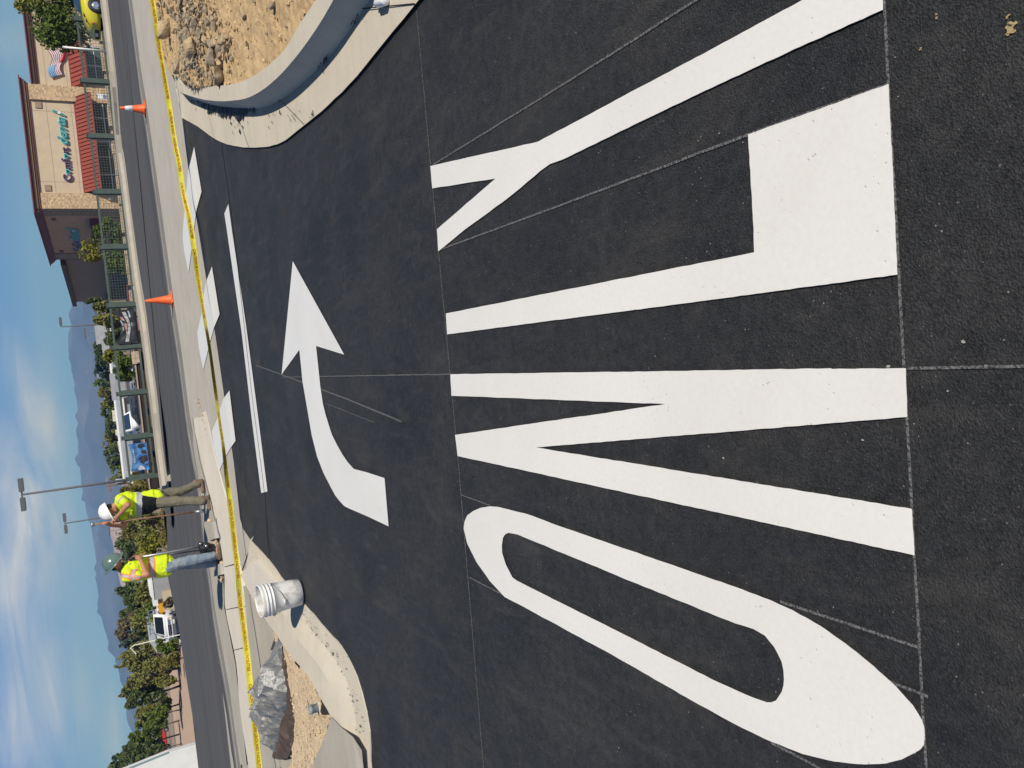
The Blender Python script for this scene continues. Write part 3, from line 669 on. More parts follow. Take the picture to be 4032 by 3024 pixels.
def stone_mat(name, c1, c2, mortar, sc, axis='XZ', rowh=.25, bw=.5):
    m, t, b, c = new_mat(name, .9, .2)
    sx = t.nodes.new('ShaderNodeSeparateXYZ'); t.links.new(c, sx.inputs[0]); cb = t.nodes.new('ShaderNodeCombineXYZ')
    t.links.new(sx.outputs['X' if axis == 'XZ' else 'Y'], cb.inputs[0]); t.links.new(sx.outputs['Z'], cb.inputs[1])
    br = t.nodes.new('ShaderNodeTexBrick'); t.links.new(cb.outputs[0], br.inputs['Vector']); br.inputs['Color1'].default_value = (*c1, 1); br.inputs['Color2'].default_value = (*c2, 1)
    br.inputs['Mortar'].default_value = (*mortar, 1); br.inputs['Scale'].default_value = sc; br.inputs['Mortar Size'].default_value = .012; br.inputs['Brick Width'].default_value = bw; br.inputs['Row Height'].default_value = rowh
    nn = ramp_(t, noise_(t, c, 5, 4, .6), [(.3, .65), (.7, 1.25)]); t.links.new(mix_(t, 1.0, br.outputs['Color'], nn, 'MULTIPLY'), b.inputs['Base Color'])
    bump_(t, b, br.outputs['Fac'], -.6, .03); return m
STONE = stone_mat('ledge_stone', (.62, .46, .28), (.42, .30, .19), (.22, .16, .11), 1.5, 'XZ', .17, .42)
STONEY = stone_mat('ledge_stone_shaded', (.40, .30, .20), (.28, .21, .145), (.15, .11, .08), 1.5, 'YZ', .17, .42)  # same ledge stone darkened throughout, shade of the side face painted in
BLOCKST = stone_mat('block_stone', (.50, .41, .31), (.42, .33, .25), (.16, .13, .10), 2.6, 'XZ', .45, 1.0)

# ------------------------------------------------------------------ text
def text_mb(s, size, M, extrude=.01, offset=0.0, shear=0.0, align='CENTER', mi=0, mb=None):
    cu = bpy.data.curves.new('lettering', 'FONT'); cu.body = s; cu.size = size; cu.extrude = extrude; cu.offset = offset; cu.shear = shear; cu.align_x = align; cu.align_y = 'BOTTOM_BASELINE'; cu.resolution_u = 3
    ob = bpy.data.objects.new('lettering', cu); COL.objects.link(ob); dg = bpy.context.evaluated_depsgraph_get()
    me = bpy.data.meshes.new_from_object(ob.evaluated_get(dg)); mb = mb or MB()
    mb.add([M @ v.co for v in me.vertices], [list(p.vertices) for p in me.polygons], mi); bpy.data.objects.remove(ob); bpy.data.meshes.remove(me); bpy.data.curves.remove(cu); return mb

# ------------------------------------------------------------------ traffic cones
def cone(px, py, label, collar, rot, hgt=.56, z=.012):
    g = G(px, py, z); t = thing('traffic_cone', label, 'traffic cone', g, 'traffic cones by the street'); Mz = Matrix.Rotation(rot, 3, 'Z')
    mb = MB(); a = .150
    for (x0, z0, x1, z1) in ((a, 0, a*.97, .028),): mb.hexa([g+Mz @ Vector(v) for v in ((-x0,-x0,z0),(x0,-x0,z0),(x0,x0,z0),(-x0,x0,z0),(-x1,-x1,z1),(x1,-x1,z1),(x1,x1,z1),(-x1,x1,z1))])
    build('base', mb, ORANGE, t)
    def r(z_): return .110+(.026-.110)*((z_-.03)/(hgt-.03))
    mb = MB().lathe([(.126,.028),(.118,.05),(r(.06),.07),(r(hgt*.5),hgt*.5),(r(hgt-.02),hgt-.02),(r(hgt)-.006,hgt),(.018,hgt-.002),(.016,hgt-.05)], g, 28); build('cone_body', mb, ORANGE, t, True)
    if collar:
        mb = MB().lathe([(r(hgt*.50)+.001,hgt*.50),(r(hgt*.50)+.004,hgt*.505),(r(hgt*.79)+.004,hgt*.79),(r(hgt*.79),hgt*.795)], g, 28); build('reflective_collar', mb, REFW, t, True)
cone(572, 430, 'orange traffic cone with a white band at the edge of the street', True, R(30))
cone(678, 1180, 'plain orange traffic cone without a band at the edge of the street', False, R(20))

# ------------------------------------------------------------------ bucket
bp = G(1180, 2330, .03); hb = .395
t = thing('bucket', 'dirty white plastic bucket standing on the concrete curb', 'bucket', bp)
Mb = Matrix.Rotation(R(5.5), 3, 'X')
def rb(z_): return .128+.022*(z_/hb)
mb = MB().lathe([(.0,.004),(.118,.0),(.127,.006),(rb(.1),.1),(rb(.2),.2),(rb(.275),.275),(rb(.275)+.007,.278),(rb(.285)+.007,.284),(rb(.29)+.001,.287),(rb(.305),.305),(rb(.31)+.010,.309),(rb(.32)+.010,.318),(rb(.325),.321),(rb(.34)+.001,.34),(rb(.345)+.010,.343),(rb(.35)+.010,.351),(rb(.36)+.001,.354),(rb(.37)+.006,.366),(rb(.385)+.008,.389),(rb(.39)+.004,hb),(rb(.39)-.004,hb),(rb(.38)-.004,.38),(rb(.2)-.004,.2),(.120,.012),(.0,.010)], bp, 40, Mb)
BUCK, t_, b_, c_ = new_mat('bucket_plastic', .4, .4)
f_ = ramp_(t_, noise_(t_, c_, 11, 6, .68, .6), [(.50, 0), (.66, 1)]); base_ = mix_(t_, math_(t_, 'MULTIPLY', f_, .75), (.66, .655, .63), (.36, .32, .26)); t_.links.new(base_, b_.inputs['Base Color'])
build('bucket_body', mb, BUCK, t, True)
mb = MB(); pts = []
for k in range(15):
    a = R(185)+R(150)*k/14; sag = -.10*math.sin(math.pi*k/14); zz = .29+sag*1.0
    pts.append(bp+Mb @ Vector(((rb(zz)+.012)*math.cos(a), (rb(zz)+.012)*math.sin(a), zz)))
build('wire_handle', MB().tube(pts, .0028, 6), STEEL, t, True)
build('handle_grip', MB().tube(pts[6:9], .009, 8), WHITEP, t, True)

# ------------------------------------------------------------------ conduit stubs
def stub(px, py, hgt, r_, label, z=.04):
    g = G(px, py, z); t = thing('conduit_stub', label, 'pipe', g)
    build('pipe', MB().lathe([(r_,0),(r_,hgt*.72),(r_*1.09,hgt*.73),(r_*1.09,hgt),(r_*.9,hgt),(r_*.9,.05)], g, 24), mat('pipe_grey', (.20, .25, .27), .5, .25, 12), t, True)
    build('pipe_collar', MB().lathe([(r_*1.15,0),(r_*1.15,.02),(r_,.022)], g, 24), mat('pale_plastic', (.5, .5, .48), .5), t, True)
stub(1262, 2783, .105, .040, 'short grey conduit pipe standing in the left dirt patch')
stub(792, 30, .10, .045, 'short grey conduit pipe standing in the dirt at the frame edge', .12)
struct(build('hole', MB().sheet([Vector((p.x, p.y, .082)) for p in GP([(1268,2762),(1284,2765),(1302,2800),(1304,2816),(1285,2812),(1268,2815),(1262,2800)], .08)]), mat('hole_dark', (.03, .024, .018), .95)))

# ------------------------------------------------------------------ tarps
def crumple(name, outline, z0, h_, sp, mt, label, seed):
    """a crumpled sheet: flat facets between random ridge points, highest in the middle"""
    from mathutils.geometry import delaunay_2d_cdt
    poly = GP(outline, z0); rn = random.Random(seed); pts = [p.xy for p in poly]; n0 = len(pts)
    xs_ = [p.x for p in poly]; ys_ = [p.y for p in poly]; x0, x1, y0, y1 = min(xs_), max(xs_), min(ys_), max(ys_)
    def edge_d(p):
        m_ = 9
        for i in range(n0):
            a = poly[i].xy; ab = poly[(i+1) % n0].xy-a; u = max(0, min(1, (p-a).dot(ab)/max(1e-9, ab.length_squared))); m_ = min(m_, (p-a-ab*u).length)
        return m_
    inner = []; tries = 0
    while tries < 9000:
        tries += 1; p = Vector((rn.uniform(x0, x1), rn.uniform(y0, y1)))
        if not inside(p, poly) or edge_d(p) < sp*.35: continue
        if all(math.hypot((p.x-q.x), (p.y-q.y)*.62) > sp for q in inner): inner.append(p)
    allp = pts+inner; vs_, ed_, fs_, *_ = delaunay_2d_cdt(allp, [(i, (i+1) % n0) for i in range(n0)], [], 0, 1e-6)
    mb = MB()
    for p in vs_:
        e_ = edge_d(p); env = min(1, e_/.30)**.75; mb.v.append(Vector((p.x, p.y, z0+(h_*env*(.22+.95*rn.random()+.35*noise.noise(Vector((p.x*1.6, p.y*1.2, seed)))) if e_ > .01 else 0))))
    for f in fs_:
        c_ = (vs_[f[0]]+vs_[f[1]]+vs_[f[2]])/3
        if inside(c_, poly):
            if (vs_[f[1]]-vs_[f[0]]).cross(vs_[f[2]]-vs_[f[0]]) < 0: f = f[::-1]
            mb.f.append(list(f)); mb.m.append(0)
    o = build(name, mb, mt); md = o.modifiers.new('s', 'SUBSURF'); md.subdivision_type = 'SIMPLE'; md.levels = 3; md.render_levels = 3
    dg = bpy.context.evaluated_depsgraph_get(); me = bpy.data.meshes.new_from_object(o.evaluated_get(dg)); o.modifiers.clear(); old = o.data; o.data = me; bpy.data.meshes.remove(old)
    for v in me.vertices: v.co.z += .016*noise.noise(Vector((v.co.x*13, v.co.y*7, seed)))+.012*noise.noise(Vector((v.co.x*30, v.co.y*17, seed)))
    return tag(centre(o), label, 'tarp')
px2 = lambda l: [(800+a*.5425, 2124+b_*.5425) for a, b_ in l]
SILV = mat('silver_tarp', (.21, .213, .215), .34, .35, 6, .7, 26, spec=.6, metal=.15, bd=.02)
BRN = mat('brown_tarp', (.085, .062, .052), .6, .25, 4, .25, 22, bd=.01)
crumple('tarp', px2([(545,700),(575,790),(600,900),(618,1000),(640,1100),(652,1200),(662,1320),(655,1470),(635,1540),(610,1592),(560,1600),(508,1590),(505,1560),(530,1500),(560,1380),(600,1240),(628,1150),(590,1000),(555,880)]), .05, .15, .11, BRN, 'folded brown tarp under the silver tarp on the left dirt', 3)
crumple('tarp', px2([(a+.30*(625-a), b_) for a, b_ in [(540,712),(552,800),(568,900),(592,985),(612,1050),(628,1110),(622,1180),(585,1270),(560,1360),(540,1440),(520,1500),(505,1548),(470,1525),(440,1480),(420,1400),(425,1330),(395,1240),(385,1150),(360,1110),(335,1085),(318,1070),(322,1000),(345,975),(385,925),(440,872),(455,830),(490,760),(515,725)]]), .06, .27, .062, SILV, 'crumpled silver tarp heaped beside the grey slab', 5)

# ------------------------------------------------------------------ caution tape
TP = [(560,-190),(580,-90),(599,0),(611,72),(626,181),(647,300),(669,434),(694,593),(702,627),(720,753),(745,862),(763,970),(779,1090),(799,1216),(826,1375),(843,1500),(862,1641),(878,1750),(890,1853),(908,1997),(928,2178),(935,2241),(945,2360),(957,2450),(974,2585),(987,2715),(1003,2856),(1020,3014),(1035,3150),(1050,3300)]
def tape_z(y): u = (y-1500)/1500; return .13+.12*u*u
tpw = cr([G(x, y, tape_z(y)) for x, y in TP], 220)
mb = MB(); YEL = mat('caution_yellow', (.66, .60, .055), .35, .18, 9, .15, 30, spec=.5, bd=.004)
TAPEW = .078
def tw(i): return R(12)+R(30)*noise.noise(Vector((i*.045, 2, 0)))+(R(48) if 95 < i < 150 else 0)*math.sin(math.pi*(i-95)/55 if 95 < i < 150 else 0)
UP = []
for i, p in enumerate(tpw):
    d = (tpw[min(i+1,219)]-tpw[max(i-1,0)]).normalized(); s_ = d.cross(Vector((0,0,1))).normalized(); a = tw(i); up = Vector((0,0,1))*math.cos(a)+s_*math.sin(a)*(-1)
    UP.append((d, up)); crv = s_*.006
    for k in (-1, -.5, 0, .5, 1): mb.v.append(p+up*(TAPEW/2*k)+crv*(1-k*k)*(1+noise.noise(Vector((i*.2, 0, 0)))))
for i in range(219):
    for k in range(4): a = i*5+k; mb.f.append([a, a+1, a+6, a+5]); mb.m.append(0)
root = thing('caution_tape', 'yellow caution tape stretched across the whole drive entrance', 'caution tape', tpw[110])
build('tape_band', mb, YEL, root, True)
RED = mat('tape_print', (.36, .06, .015), .5)
mb = MB(); src = text_mb('CAUTION BURIED UNDERGROUND FACILITIES  -  ', .052, Matrix.Identity(4), .0, .0008, 0, 'LEFT'); wlen = max(v.x for v in src.v)+.12
Ls = [0]
for i in range(1, 220): Ls.append(Ls[-1]+(tpw[i]-tpw[i-1]).length)
def on_tape(s_, h_):
    i = 0; lo, hi = 0, 218
    while lo < hi:
        mid_ = (lo+hi+1)//2
        if Ls[mid_] <= s_: lo = mid_
        else: hi = mid_-1
    i = lo; u = (s_-Ls[i])/max(1e-9, Ls[i+1]-Ls[i]); p = tpw[i].lerp(tpw[i+1], u); d = UP[i][0].lerp(UP[i+1][0], u); up = UP[i][1].lerp(UP[i+1][1], u)
    nr = d.cross(up).normalized(); 
    if nr.dot(CAM-p) < 0: nr = -nr
    s2 = d.cross(Vector((0,0,1))).normalized(); k = h_/(TAPEW/2)
    return p+up*h_+s2*.006*(1-k*k)+nr*.0035
s0 = .3
while s0+wlen < Ls[-1]:
    mb.add([on_tape(s0+v.x, -(v.y-.018)) for v in src.v], src.f); s0 += wlen
build('tape_lettering', mb, RED, root)

# ------------------------------------------------------------------ bottle lying on the pan
g = G(1500, 8, .035); t = thing('water_bottle', 'small crushed clear bottle lying on the curb pan at the frame edge', 'bottle', g)
CLR = mat('clear_plastic', (.75, .76, .76), .15, spec=.6)
Mx = Matrix.Rotation(R(70), 3, 'Z') @ Matrix.Rotation(R(90), 3, 'Y') @ Matrix.Scale(.8, 3)
build('bottle_body', MB().lathe([(.0,-.09),(.026,-.088),(.031,-.08),(.030,-.03),(.033,-.01),(.029,.02),(.032,.05),(.022,.075),(.012,.09),(.012,.10),(0,.10)], g, 20, Mx), CLR, t, True)
build('bottle_cap', MB().lathe([(.014,.098),(.014,.115),(0,.116)], g, 16, Mx), WHITEP, t, True)

# ------------------------------------------------------------------ the clinic beyond the street
YB = 90.0; KB = YB/62
def fx(X62): return X62*KB
def fz(Z62): return (Z62-H)*KB+H
GL = -2.5
bld = thing('clinic_building', 'cream stucco building with stone piers, red awnings and maroon cornice', 'building', (fx(20), YB+6, GL))
X0, X1 = fx(15.72), fx(24.35); ZW = fz(4.30); XR = fx(36); YL = YB+.9
SIDE_Y = 108.7; XS2 = 21.4
mb = MB(); mb.wall([(X0+.35, YB, GL), (X1, YB, GL), (X1, YB, ZW), (X0+.35, YB, ZW)], (0,-1,0), .3)
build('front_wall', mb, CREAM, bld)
mb = MB(); mb.wall([(X1, YL, GL), (XR, YL, GL), (XR, YL, fz(3.68)), (X1, YL, fz(3.68))], (0,-1,0), .3); mb.box((X1-.3, YB+.3, GL), (X1, YL+.3, ZW)); build('wing_wall', mb, CREAM, bld)
sdx = (XS2-X0); sn = Vector((-(SIDE_Y-YB), sdx, 0)).normalized()
SD = lambda u, z, o_=0.0: Vector((X0+sdx*u, YB+(SIDE_Y-YB)*u, z))+sn*o_
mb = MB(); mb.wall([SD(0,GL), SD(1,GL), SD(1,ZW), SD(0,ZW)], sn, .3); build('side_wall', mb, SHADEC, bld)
# roof deck behind the parapet
build('roof_deck', MB().sheet([(X0+.3,YB+.3,0),(X1,YB+.3,0),(X1,SIDE_Y,0),(XS2,SIDE_Y,0)], ZW-.4), ROOFG, bld)
build('wing_roof', MB().sheet([(X1,YL+.3,0),(XR,YL+.3,0),(XR,SIDE_Y,0),(X1,SIDE_Y,0)], fz(3.68)-.3), ROOFG, bld)
# stone piers
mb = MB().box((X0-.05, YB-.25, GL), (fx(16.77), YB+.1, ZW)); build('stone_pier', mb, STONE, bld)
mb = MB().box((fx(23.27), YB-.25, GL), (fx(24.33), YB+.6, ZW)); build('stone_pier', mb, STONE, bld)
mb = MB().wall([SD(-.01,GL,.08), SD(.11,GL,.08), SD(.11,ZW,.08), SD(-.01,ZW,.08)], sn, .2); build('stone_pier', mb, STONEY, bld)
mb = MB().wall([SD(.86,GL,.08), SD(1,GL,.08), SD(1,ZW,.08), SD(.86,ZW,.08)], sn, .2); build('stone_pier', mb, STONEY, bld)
# wainscot
mb = MB().box((fx(16.8), YB-.14, GL), (fx(23.25), YB-.02, fz(-.46))); build('stone_base', mb, STONE, bld)
mb = MB().box((fx(24.36), YL-.14, GL), (XR, YL-.02, fz(-.66))); build('stone_base', mb, STONE, bld)
# cornices in stepped bands
def cornice(x0, x1, y_, z0, z1, side=False):
    h_ = z1-z0; bands = [(0,.16,.12,MAROON),(.16,.27,.20,MAROON if side else TANTR),(.27,.40,.26,MAROON),(.40,.63,.36,MAROON if side else TANTR),(.63,.86,.46,MAROON),(.86,1,.66,MAROON)]  # on the side the tan bands turn maroon, painting in its shade
    for i, (a, b2, pr, mt) in enumerate(bands):
        mb = MB()
        if side:
            mb.wall([SD(-pr/19,z0+a*h_,pr), SD(1+.25*pr/4,z0+a*h_,pr), SD(1+.25*pr/4,z0+b2*h_,pr), SD(-pr/19,z0+b2*h_,pr)], sn, pr)
        else: mb.box((x0-pr, y_-pr, z0+a*h_), (x1+(pr if x1 < fx(30) else 0), y_+.28, z0+b2*h_))
        build('cornice_band', mb, mt, bld)
cornice(X0, X1, YB, ZW, fz(4.82)); cornice(0, 0, 0, ZW, fz(4.82), True); cornice(X1+.7, XR, YL, fz(3.66), fz(4.14))
# scoring joints
JT = mat('stucco_joint', (.27, .215, .15), .9)
mb = MB()
for x_ in (17.60, 22.55): mb.box((fx(x_)-.02, YB-.006, fz(1.65)), (fx(x_)+.02, YB, ZW))
for z_ in (3.36, 1.86): mb.box((fx(16.8), YB-.005, fz(z_)-.02), (fx(23.25), YB, fz(z_)+.02))
build('wall_joints', mb, JT, bld)
mb = MB()
for z_ in (3.2, 1.9): mb.box((fx(24.4), YL-.005, fz(z_)-.02), (XR, YL, fz(z_)+.02))
build('wall_joints', mb, JT, bld)
# vents
for x_ in (17.16, 22.93): build('wall_vent', MB().box((fx(x_)-.3, YB-.1, fz(3.82)-.28), (fx(x_)+.3, YB, fz(3.82)+.28)), mat('vent_brown', (.28, .20, .13), .8), bld)
for u in (.16, .80): build('wall_vent', MB().wall([SD(u,fz(3.62),.08), SD(u+.035,fz(3.62),.08), SD(u+.035,fz(3.92),.08), SD(u,fz(3.92),.08)], sn, .08), mat('vent_shaded', (.16, .11, .075), .8), bld)  # side vents take a darker brown that imitates the shade there
# windows
FR = mat('window_frame', (.52, .54, .55), .5); WG = mat('window_glass', (.012, .016, .020), .06, spec=.8); WG2 = mat('window_glass_green', (.06, .085, .08), .12, spec=.7)
def window(xa, xb, za, zb, y_, xm, zm, gl):
    fw = .05; o = build('window', MB().box((xa, y_-.05, za), (xb, y_-.01, zb)), gl, bld); mb = MB()
    for x_ in [xa, xb]+xm: mb.box((x_-fw, y_-.10, za), (x_+fw, y_-.051, zb))
    for z_ in [za, zb]+zm: mb.box((xa, y_-.095, z_-fw), (xb, y_-.052, z_+fw))
    ORG[o.name] = ORG[bld.name]; build('window_frame', mb, FR, o)
window(fx(17.0), fx(20.05), fz(-.48), fz(.52), YB, [fx(18.16), fx(19.42)], [fz(-.22)], WG)
window(fx(21.0), fx(23.45), fz(-.48), fz(.55), YB, [fx(22.21)], [fz(-.15)], WG)
o = build('door', MB().box((fx(20.05), YB-.05, GL), (fx(21.0), YB-.012, fz(.52))), WG, bld); ORG[o.name] = ORG[bld.name]
mb = MB(); [mb.box((x_-.05, YB-.10, GL), (x_+.05, YB-.051, fz(.52))) for x_ in (fx(20.05), fx(20.52), fx(21.0))]; [mb.box((fx(20.05), YB-.12, fz(z_)-.06), (fx(21.0), YB-.052, fz(z_)+.06)) for z_ in (.5, -.32)]
build('door_frame', mb, FR, o)
window(fx(24.9), fx(27.6), fz(-.68), fz(.66), YL, [fx(26.2)], [fz(0.0)], WG2)
# awnings: sloping metal with standing seams
def awning(xa, xb, y_, zt, zb_, pr, n):
    y1 = y_-pr; mb = MB(); mb.hexa([(xa, y_-.01, zt-.12), (xb, y_-.01, zt-.12), (xb+.5, y1, zb_), (xa+.5*0-.0, y1, zb_), (xa, y_-.01, zt), (xb, y_-.01, zt), (xb+.5*0, y1, zb_+.12), (xa, y1, zb_+.12)]) if False else mb.wall([(xa, y_-.01, zt), (xb, y_-.01, zt), (xb, y1, zb_), (xa, y1, zb_)], (0,-(zt-zb_),pr), .06)
    mb.box((xa, y1-.03, zb_-.10), (xb, y1+.03, zb_+.05)); mb.box((xa, y_-.06, zt-.05), (xb, y_-.005, zt+.10))
    for x_ in (xa, xb): mb.wall([(x_, y_-.01, zt), (x_, y1, zb_), (x_, y_-.01, zb_)], (1,0,0), .03)
    o = build('awning', mb, AWN, bld); ORG[o.name] = ORG[bld.name]; m2 = MB(); d = Vector((0, y1-y_, zb_-zt)); nn = Vector((0, -(zt-zb_), pr)).normalized()
    for i in range(n+1): x_ = xa+(xb-xa)*i/n; a = Vector((x_, y_-.02, zt))+nn*.03; m2.bar(a, a+d*.97, .05, .09)
    build('standing_seams', m2, mat('awning_seam', (.24, .045, .03), .5), o)
awning(fx(16.86), fx(23.6), YB, fz(1.60), fz(.58), 1.7, 25)
awning(fx(24.6), fx(27.5), YL, fz(1.62), fz(.66), 1.7, 9)
# side: dark canopy and door
build('side_awning', MB().wall([SD(.17,fz(1.5),.9), SD(.38,fz(1.5),.9), SD(.38,fz(.75),.9), SD(.17,fz(.75),.9)], sn, .9), MAROON, bld)
build('side_window', MB().wall([SD(.15,fz(.7),.06), SD(.34,fz(.7),.06), SD(.34,fz(-.6),.06), SD(.15,fz(-.6),.06)], sn, .05), WG2, bld)
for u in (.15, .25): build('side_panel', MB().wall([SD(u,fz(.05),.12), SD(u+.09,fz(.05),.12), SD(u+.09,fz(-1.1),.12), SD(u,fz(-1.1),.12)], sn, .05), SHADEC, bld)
# sconces on the piers
for x_ in (16.35, 23.8): build('wall_light', MB().lathe([(0,-.22),(.16,-.2),(.16,.2),(0,.22)], (fx(x_), YB-.42, fz(.02)), 12), mat('sconce', (.45, .42, .38), .5), bld)

# plain brown store behind
st = thing('brown_store', 'long plain brown building with dark eaves behind the clinic', 'building', (20.6, 122, GL))
zr = 5.15-.5; q0 = Vector((XS2-.1, SIDE_Y+.2, 0)); q1 = Vector((20.35, 137.5, 0)); sn2 = Vector((-(q1.y-q0.y), q1.x-q0.x, 0)).normalized()
BR = mat('brown_stucco', (.30, .215, .155), .9, .08, 1)
build('store_wall', MB().wall([q0+Vector((0,0,GL)), q1+Vector((0,0,GL)), q1+Vector((0,0,zr)), q0+Vector((0,0,zr))], sn2, 12), BR, st)
build('store_wainscot', MB().wall([q0+sn2*.1+Vector((0,0,GL)), q1+sn2*.1+Vector((0,0,GL)), q1+sn2*.1+Vector((0,0,-.2)), q0+sn2*.1+Vector((0,0,-.2))], sn2, .1), mat('dark_split_block', (.14, .12, .105), .95, .3, 3), st)
build('eaves', MB().wall([q0+sn2*.6+Vector((0,0,zr)), q1+sn2*.6+Vector((0,.8,zr)), q1+sn2*.6+Vector((0,.8,zr+.55)), q0+sn2*.6+Vector((0,0,zr+.55))], sn2, 12.6), mat('eave_brown', (.10, .045, .035), .7), st)
build('loading_canopy', MB().wall([q1+sn2*.9+Vector((0,-7,.25)), q1+sn2*.9+Vector((0,.2,.25)), q1+sn2*.9+Vector((0,.2,.45)), q1+sn2*.9+Vector((0,-7,.45))], sn2, .9), mat('eave_brown2', (.16, .075, .06), .7), st)

# ------------------------------------------------------------------ signs on the clinic
TEAL = mat('sign_teal', (.02, .25, .27), .4); PALET = mat('sign_pale_teal', (.30, .62, .62), .4); LILAC = mat('sign_lilac', (.46, .33, .52), .4); INK = mat('sign_ink', (.030, .022, .040), .4)
def heart(c, r_, M, e, mb, mi=0):
    pts = []
    for k in range(28):
        a = 2*math.pi*k/28; x = 16*math.sin(a)**3; y = 13*math.cos(a)-5*math.cos(2*a)-2*math.cos(3*a)-math.cos(4*a); pts.append(M @ (Vector((x/17*r_, y/17*r_, 0))+c))
    n_v = (M.to_3x3() @ Vector((0,0,1))).normalized(); return mb.wall([p+n_v*e for p in pts], n_v, e*2, mi)
def sign_mat(org_, ux, up=Vector((0,0,1))):
    ux = ux.normalized(); uz = ux.cross(up); return Matrix(((ux.x, up.x, uz.x, org_.x), (ux.y, up.y, uz.y, org_.y), (ux.z, up.z, uz.z, org_.z), (0,0,0,1)))
def shop_sign(org_, ux, label, sc, dim=False):
    t = thing('shop_sign', label, 'sign', org_, 'shop signs of the clinic'); M = sign_mat(org_, ux)
    def glyph(ch, x, size, outer, inner, shear, off):
        for mt, off_, e_, dz, nm in ((outer, off, .07, .10, 'sign_letter'), (inner, off*.15, .02, .19, None)):
            T = M @ Matrix.Translation((x, 0, dz)); mbx = text_mb(ch, size, T, e_, off_, shear)
            if nm: o1 = build(nm, mbx, mt, t); ORG[o1.name] = ORG[t.name]
            else: build('letter_face', mbx, mt, o1)
    x = .35*sc
    glyph('C', x, 1.05*sc, LILAC, INK, 0, .035*sc); x += .62*sc
    def hrt(x):
        mb = heart(Vector((x, .27*sc, .10)), .31*sc, M, .07, MB()); o1 = build('heart_letter', mb, PALET, t); ORG[o1.name] = ORG[t.name]
        build('heart_rim', heart(Vector((x, .27*sc, .18)), .25*sc, M, .015, MB()), TEAL, o1); build('heart_centre', heart(Vector((x, .28*sc, .21)), .13*sc, M, .015, MB()), INK, o1)
    hrt(x); x += .60*sc
    glyph('m', x, .95*sc, LILAC, INK, 0, .03*sc); x += .52*sc
    glyph('f', x, 1.05*sc, LILAC, INK, 0, .03*sc); x += .42*sc
    hrt(x); x += .45*sc
    glyph('r', x, .95*sc, LILAC, INK, 0, .03*sc); x += .30*sc
    glyph('t', x, .95*sc, LILAC, INK, 0, .03*sc); x += .62*sc
    for ch, adv, s_ in (('d', .62, 1.25), ('e', .55, 1.15), ('n', .58, 1.15), ('t', .44, 1.2), ('a', .55, 1.15), ('l', .3, 1.45)):
        glyph(ch, x, s_*sc, PALET, TEAL, .45, .035*sc); x += adv*sc
    Mt = M @ Matrix.Translation((x-.1*sc, .42*sc, .25)); mbx = MB().lathe([(0,.02),(.13*sc,.0),(.15*sc,-.05),(0,-.05)], (0,0,0), 18).xf(Mt); build('tooth_emblem', mbx, WHITEP, t)
shop_sign(Vector((fx(17.62), YB-.02, fz(2.30))), Vector((1,0,0)), 'large shop sign of purple and teal letters on the sunlit front wall', 1.02)
shop_sign(SD(.80, fz(2.32), .02), SD(0,0)-SD(1,0), 'shadowed shop sign letters on the shaded side wall', 1.22)
# flag-shaped panel
FLY = YL-.12; t = thing('flag_panel', 'waving stars and stripes panel mounted on the cream wall', 'flag', (fx(26), FLY, fz(2.0)))
def fl(u, v, o_=0.0):  # u along the fly 0..1, v up 0..1
    x = fx(25.2)+u*(fx(27.05)-fx(25.2)); wv = .28*math.sin(u*5.6+.5); z = fz(2.02)+(fz(2.80)-fz(2.02))*(v)+wv+.28*u*.6; return Vector((x+.42*(1-v)*1.0-.1, FLY-o_-.06*math.sin(u*9), z))
WH = mat('flag_white', (.72, .66, .68), .6); RD = mat('flag_red', (.24, .085, .115), .6); BL = mat('flag_blue', (.10, .30, .52), .6)
def fstrip(u0, u1, v0, v1, o_, mt, nm, par=None, k=26):
    mb = MB(); 
    for i in range(k+1):
        u = u0+(u1-u0)*i/k; mb.v += [fl(u, v0, o_), fl(u, v1, o_), fl(u, v1, o_-.04), fl(u, v0, o_-.04)]
    for i in range(k):
        for j in range(4): mb.f.append([i*4+j, i*4+(j+1)%4, i*4+4+(j+1)%4, i*4+4+j]); mb.m.append(0)
    mb.f += [[0,1,2,3],[k*4+3,k*4+2,k*4+1,k*4]]; mb.m += [0,0]; o = build(nm, mb, mt, par or t); ORG[o.name] = ORG[t.name]; return o
for i in range(13): fstrip(0 if i < 6 else .0, 1, i/13, (i+1)/13, .10, RD if i % 2 == 0 else WH, 'stripe')
cn = fstrip(0, .44, 6/13, 1.0, .14, BL, 'canton'); mb = MB()
for i in range(6):
    for j in range(5): c_ = fl(.04+.068*i+(.03 if j % 2 else 0), 6/13+.07+.095*j, .19); mb.wall([c_+Vector((.045*math.sin(a*math.pi/5)*(1 if a % 2 == 0 else .42), 0, .045*math.cos(a*math.pi/5)*(1 if a % 2 == 0 else .42))) for a in range(10)], (0,-1,0), .02)
stuff(build('stars', mb, WH, cn))
# red swoosh beside the flag, mostly behind the tree
sw = [(fx(27.1)+.9*math.cos(a)*1.6, YL-.1, fz(2.6)+1.0*math.sin(a)) for a in [R(200+i*14) for i in range(8)]]
tag(centre(build('wall_swoosh', MB().tube([Vector(p) for p in sw], [.02,.10,.17,.20,.20,.17,.10,.02], 8), mat('swoosh_red', (.42, .02, .02), .5))), 'red curved emblem on the cream wall behind the tree', 'emblem')
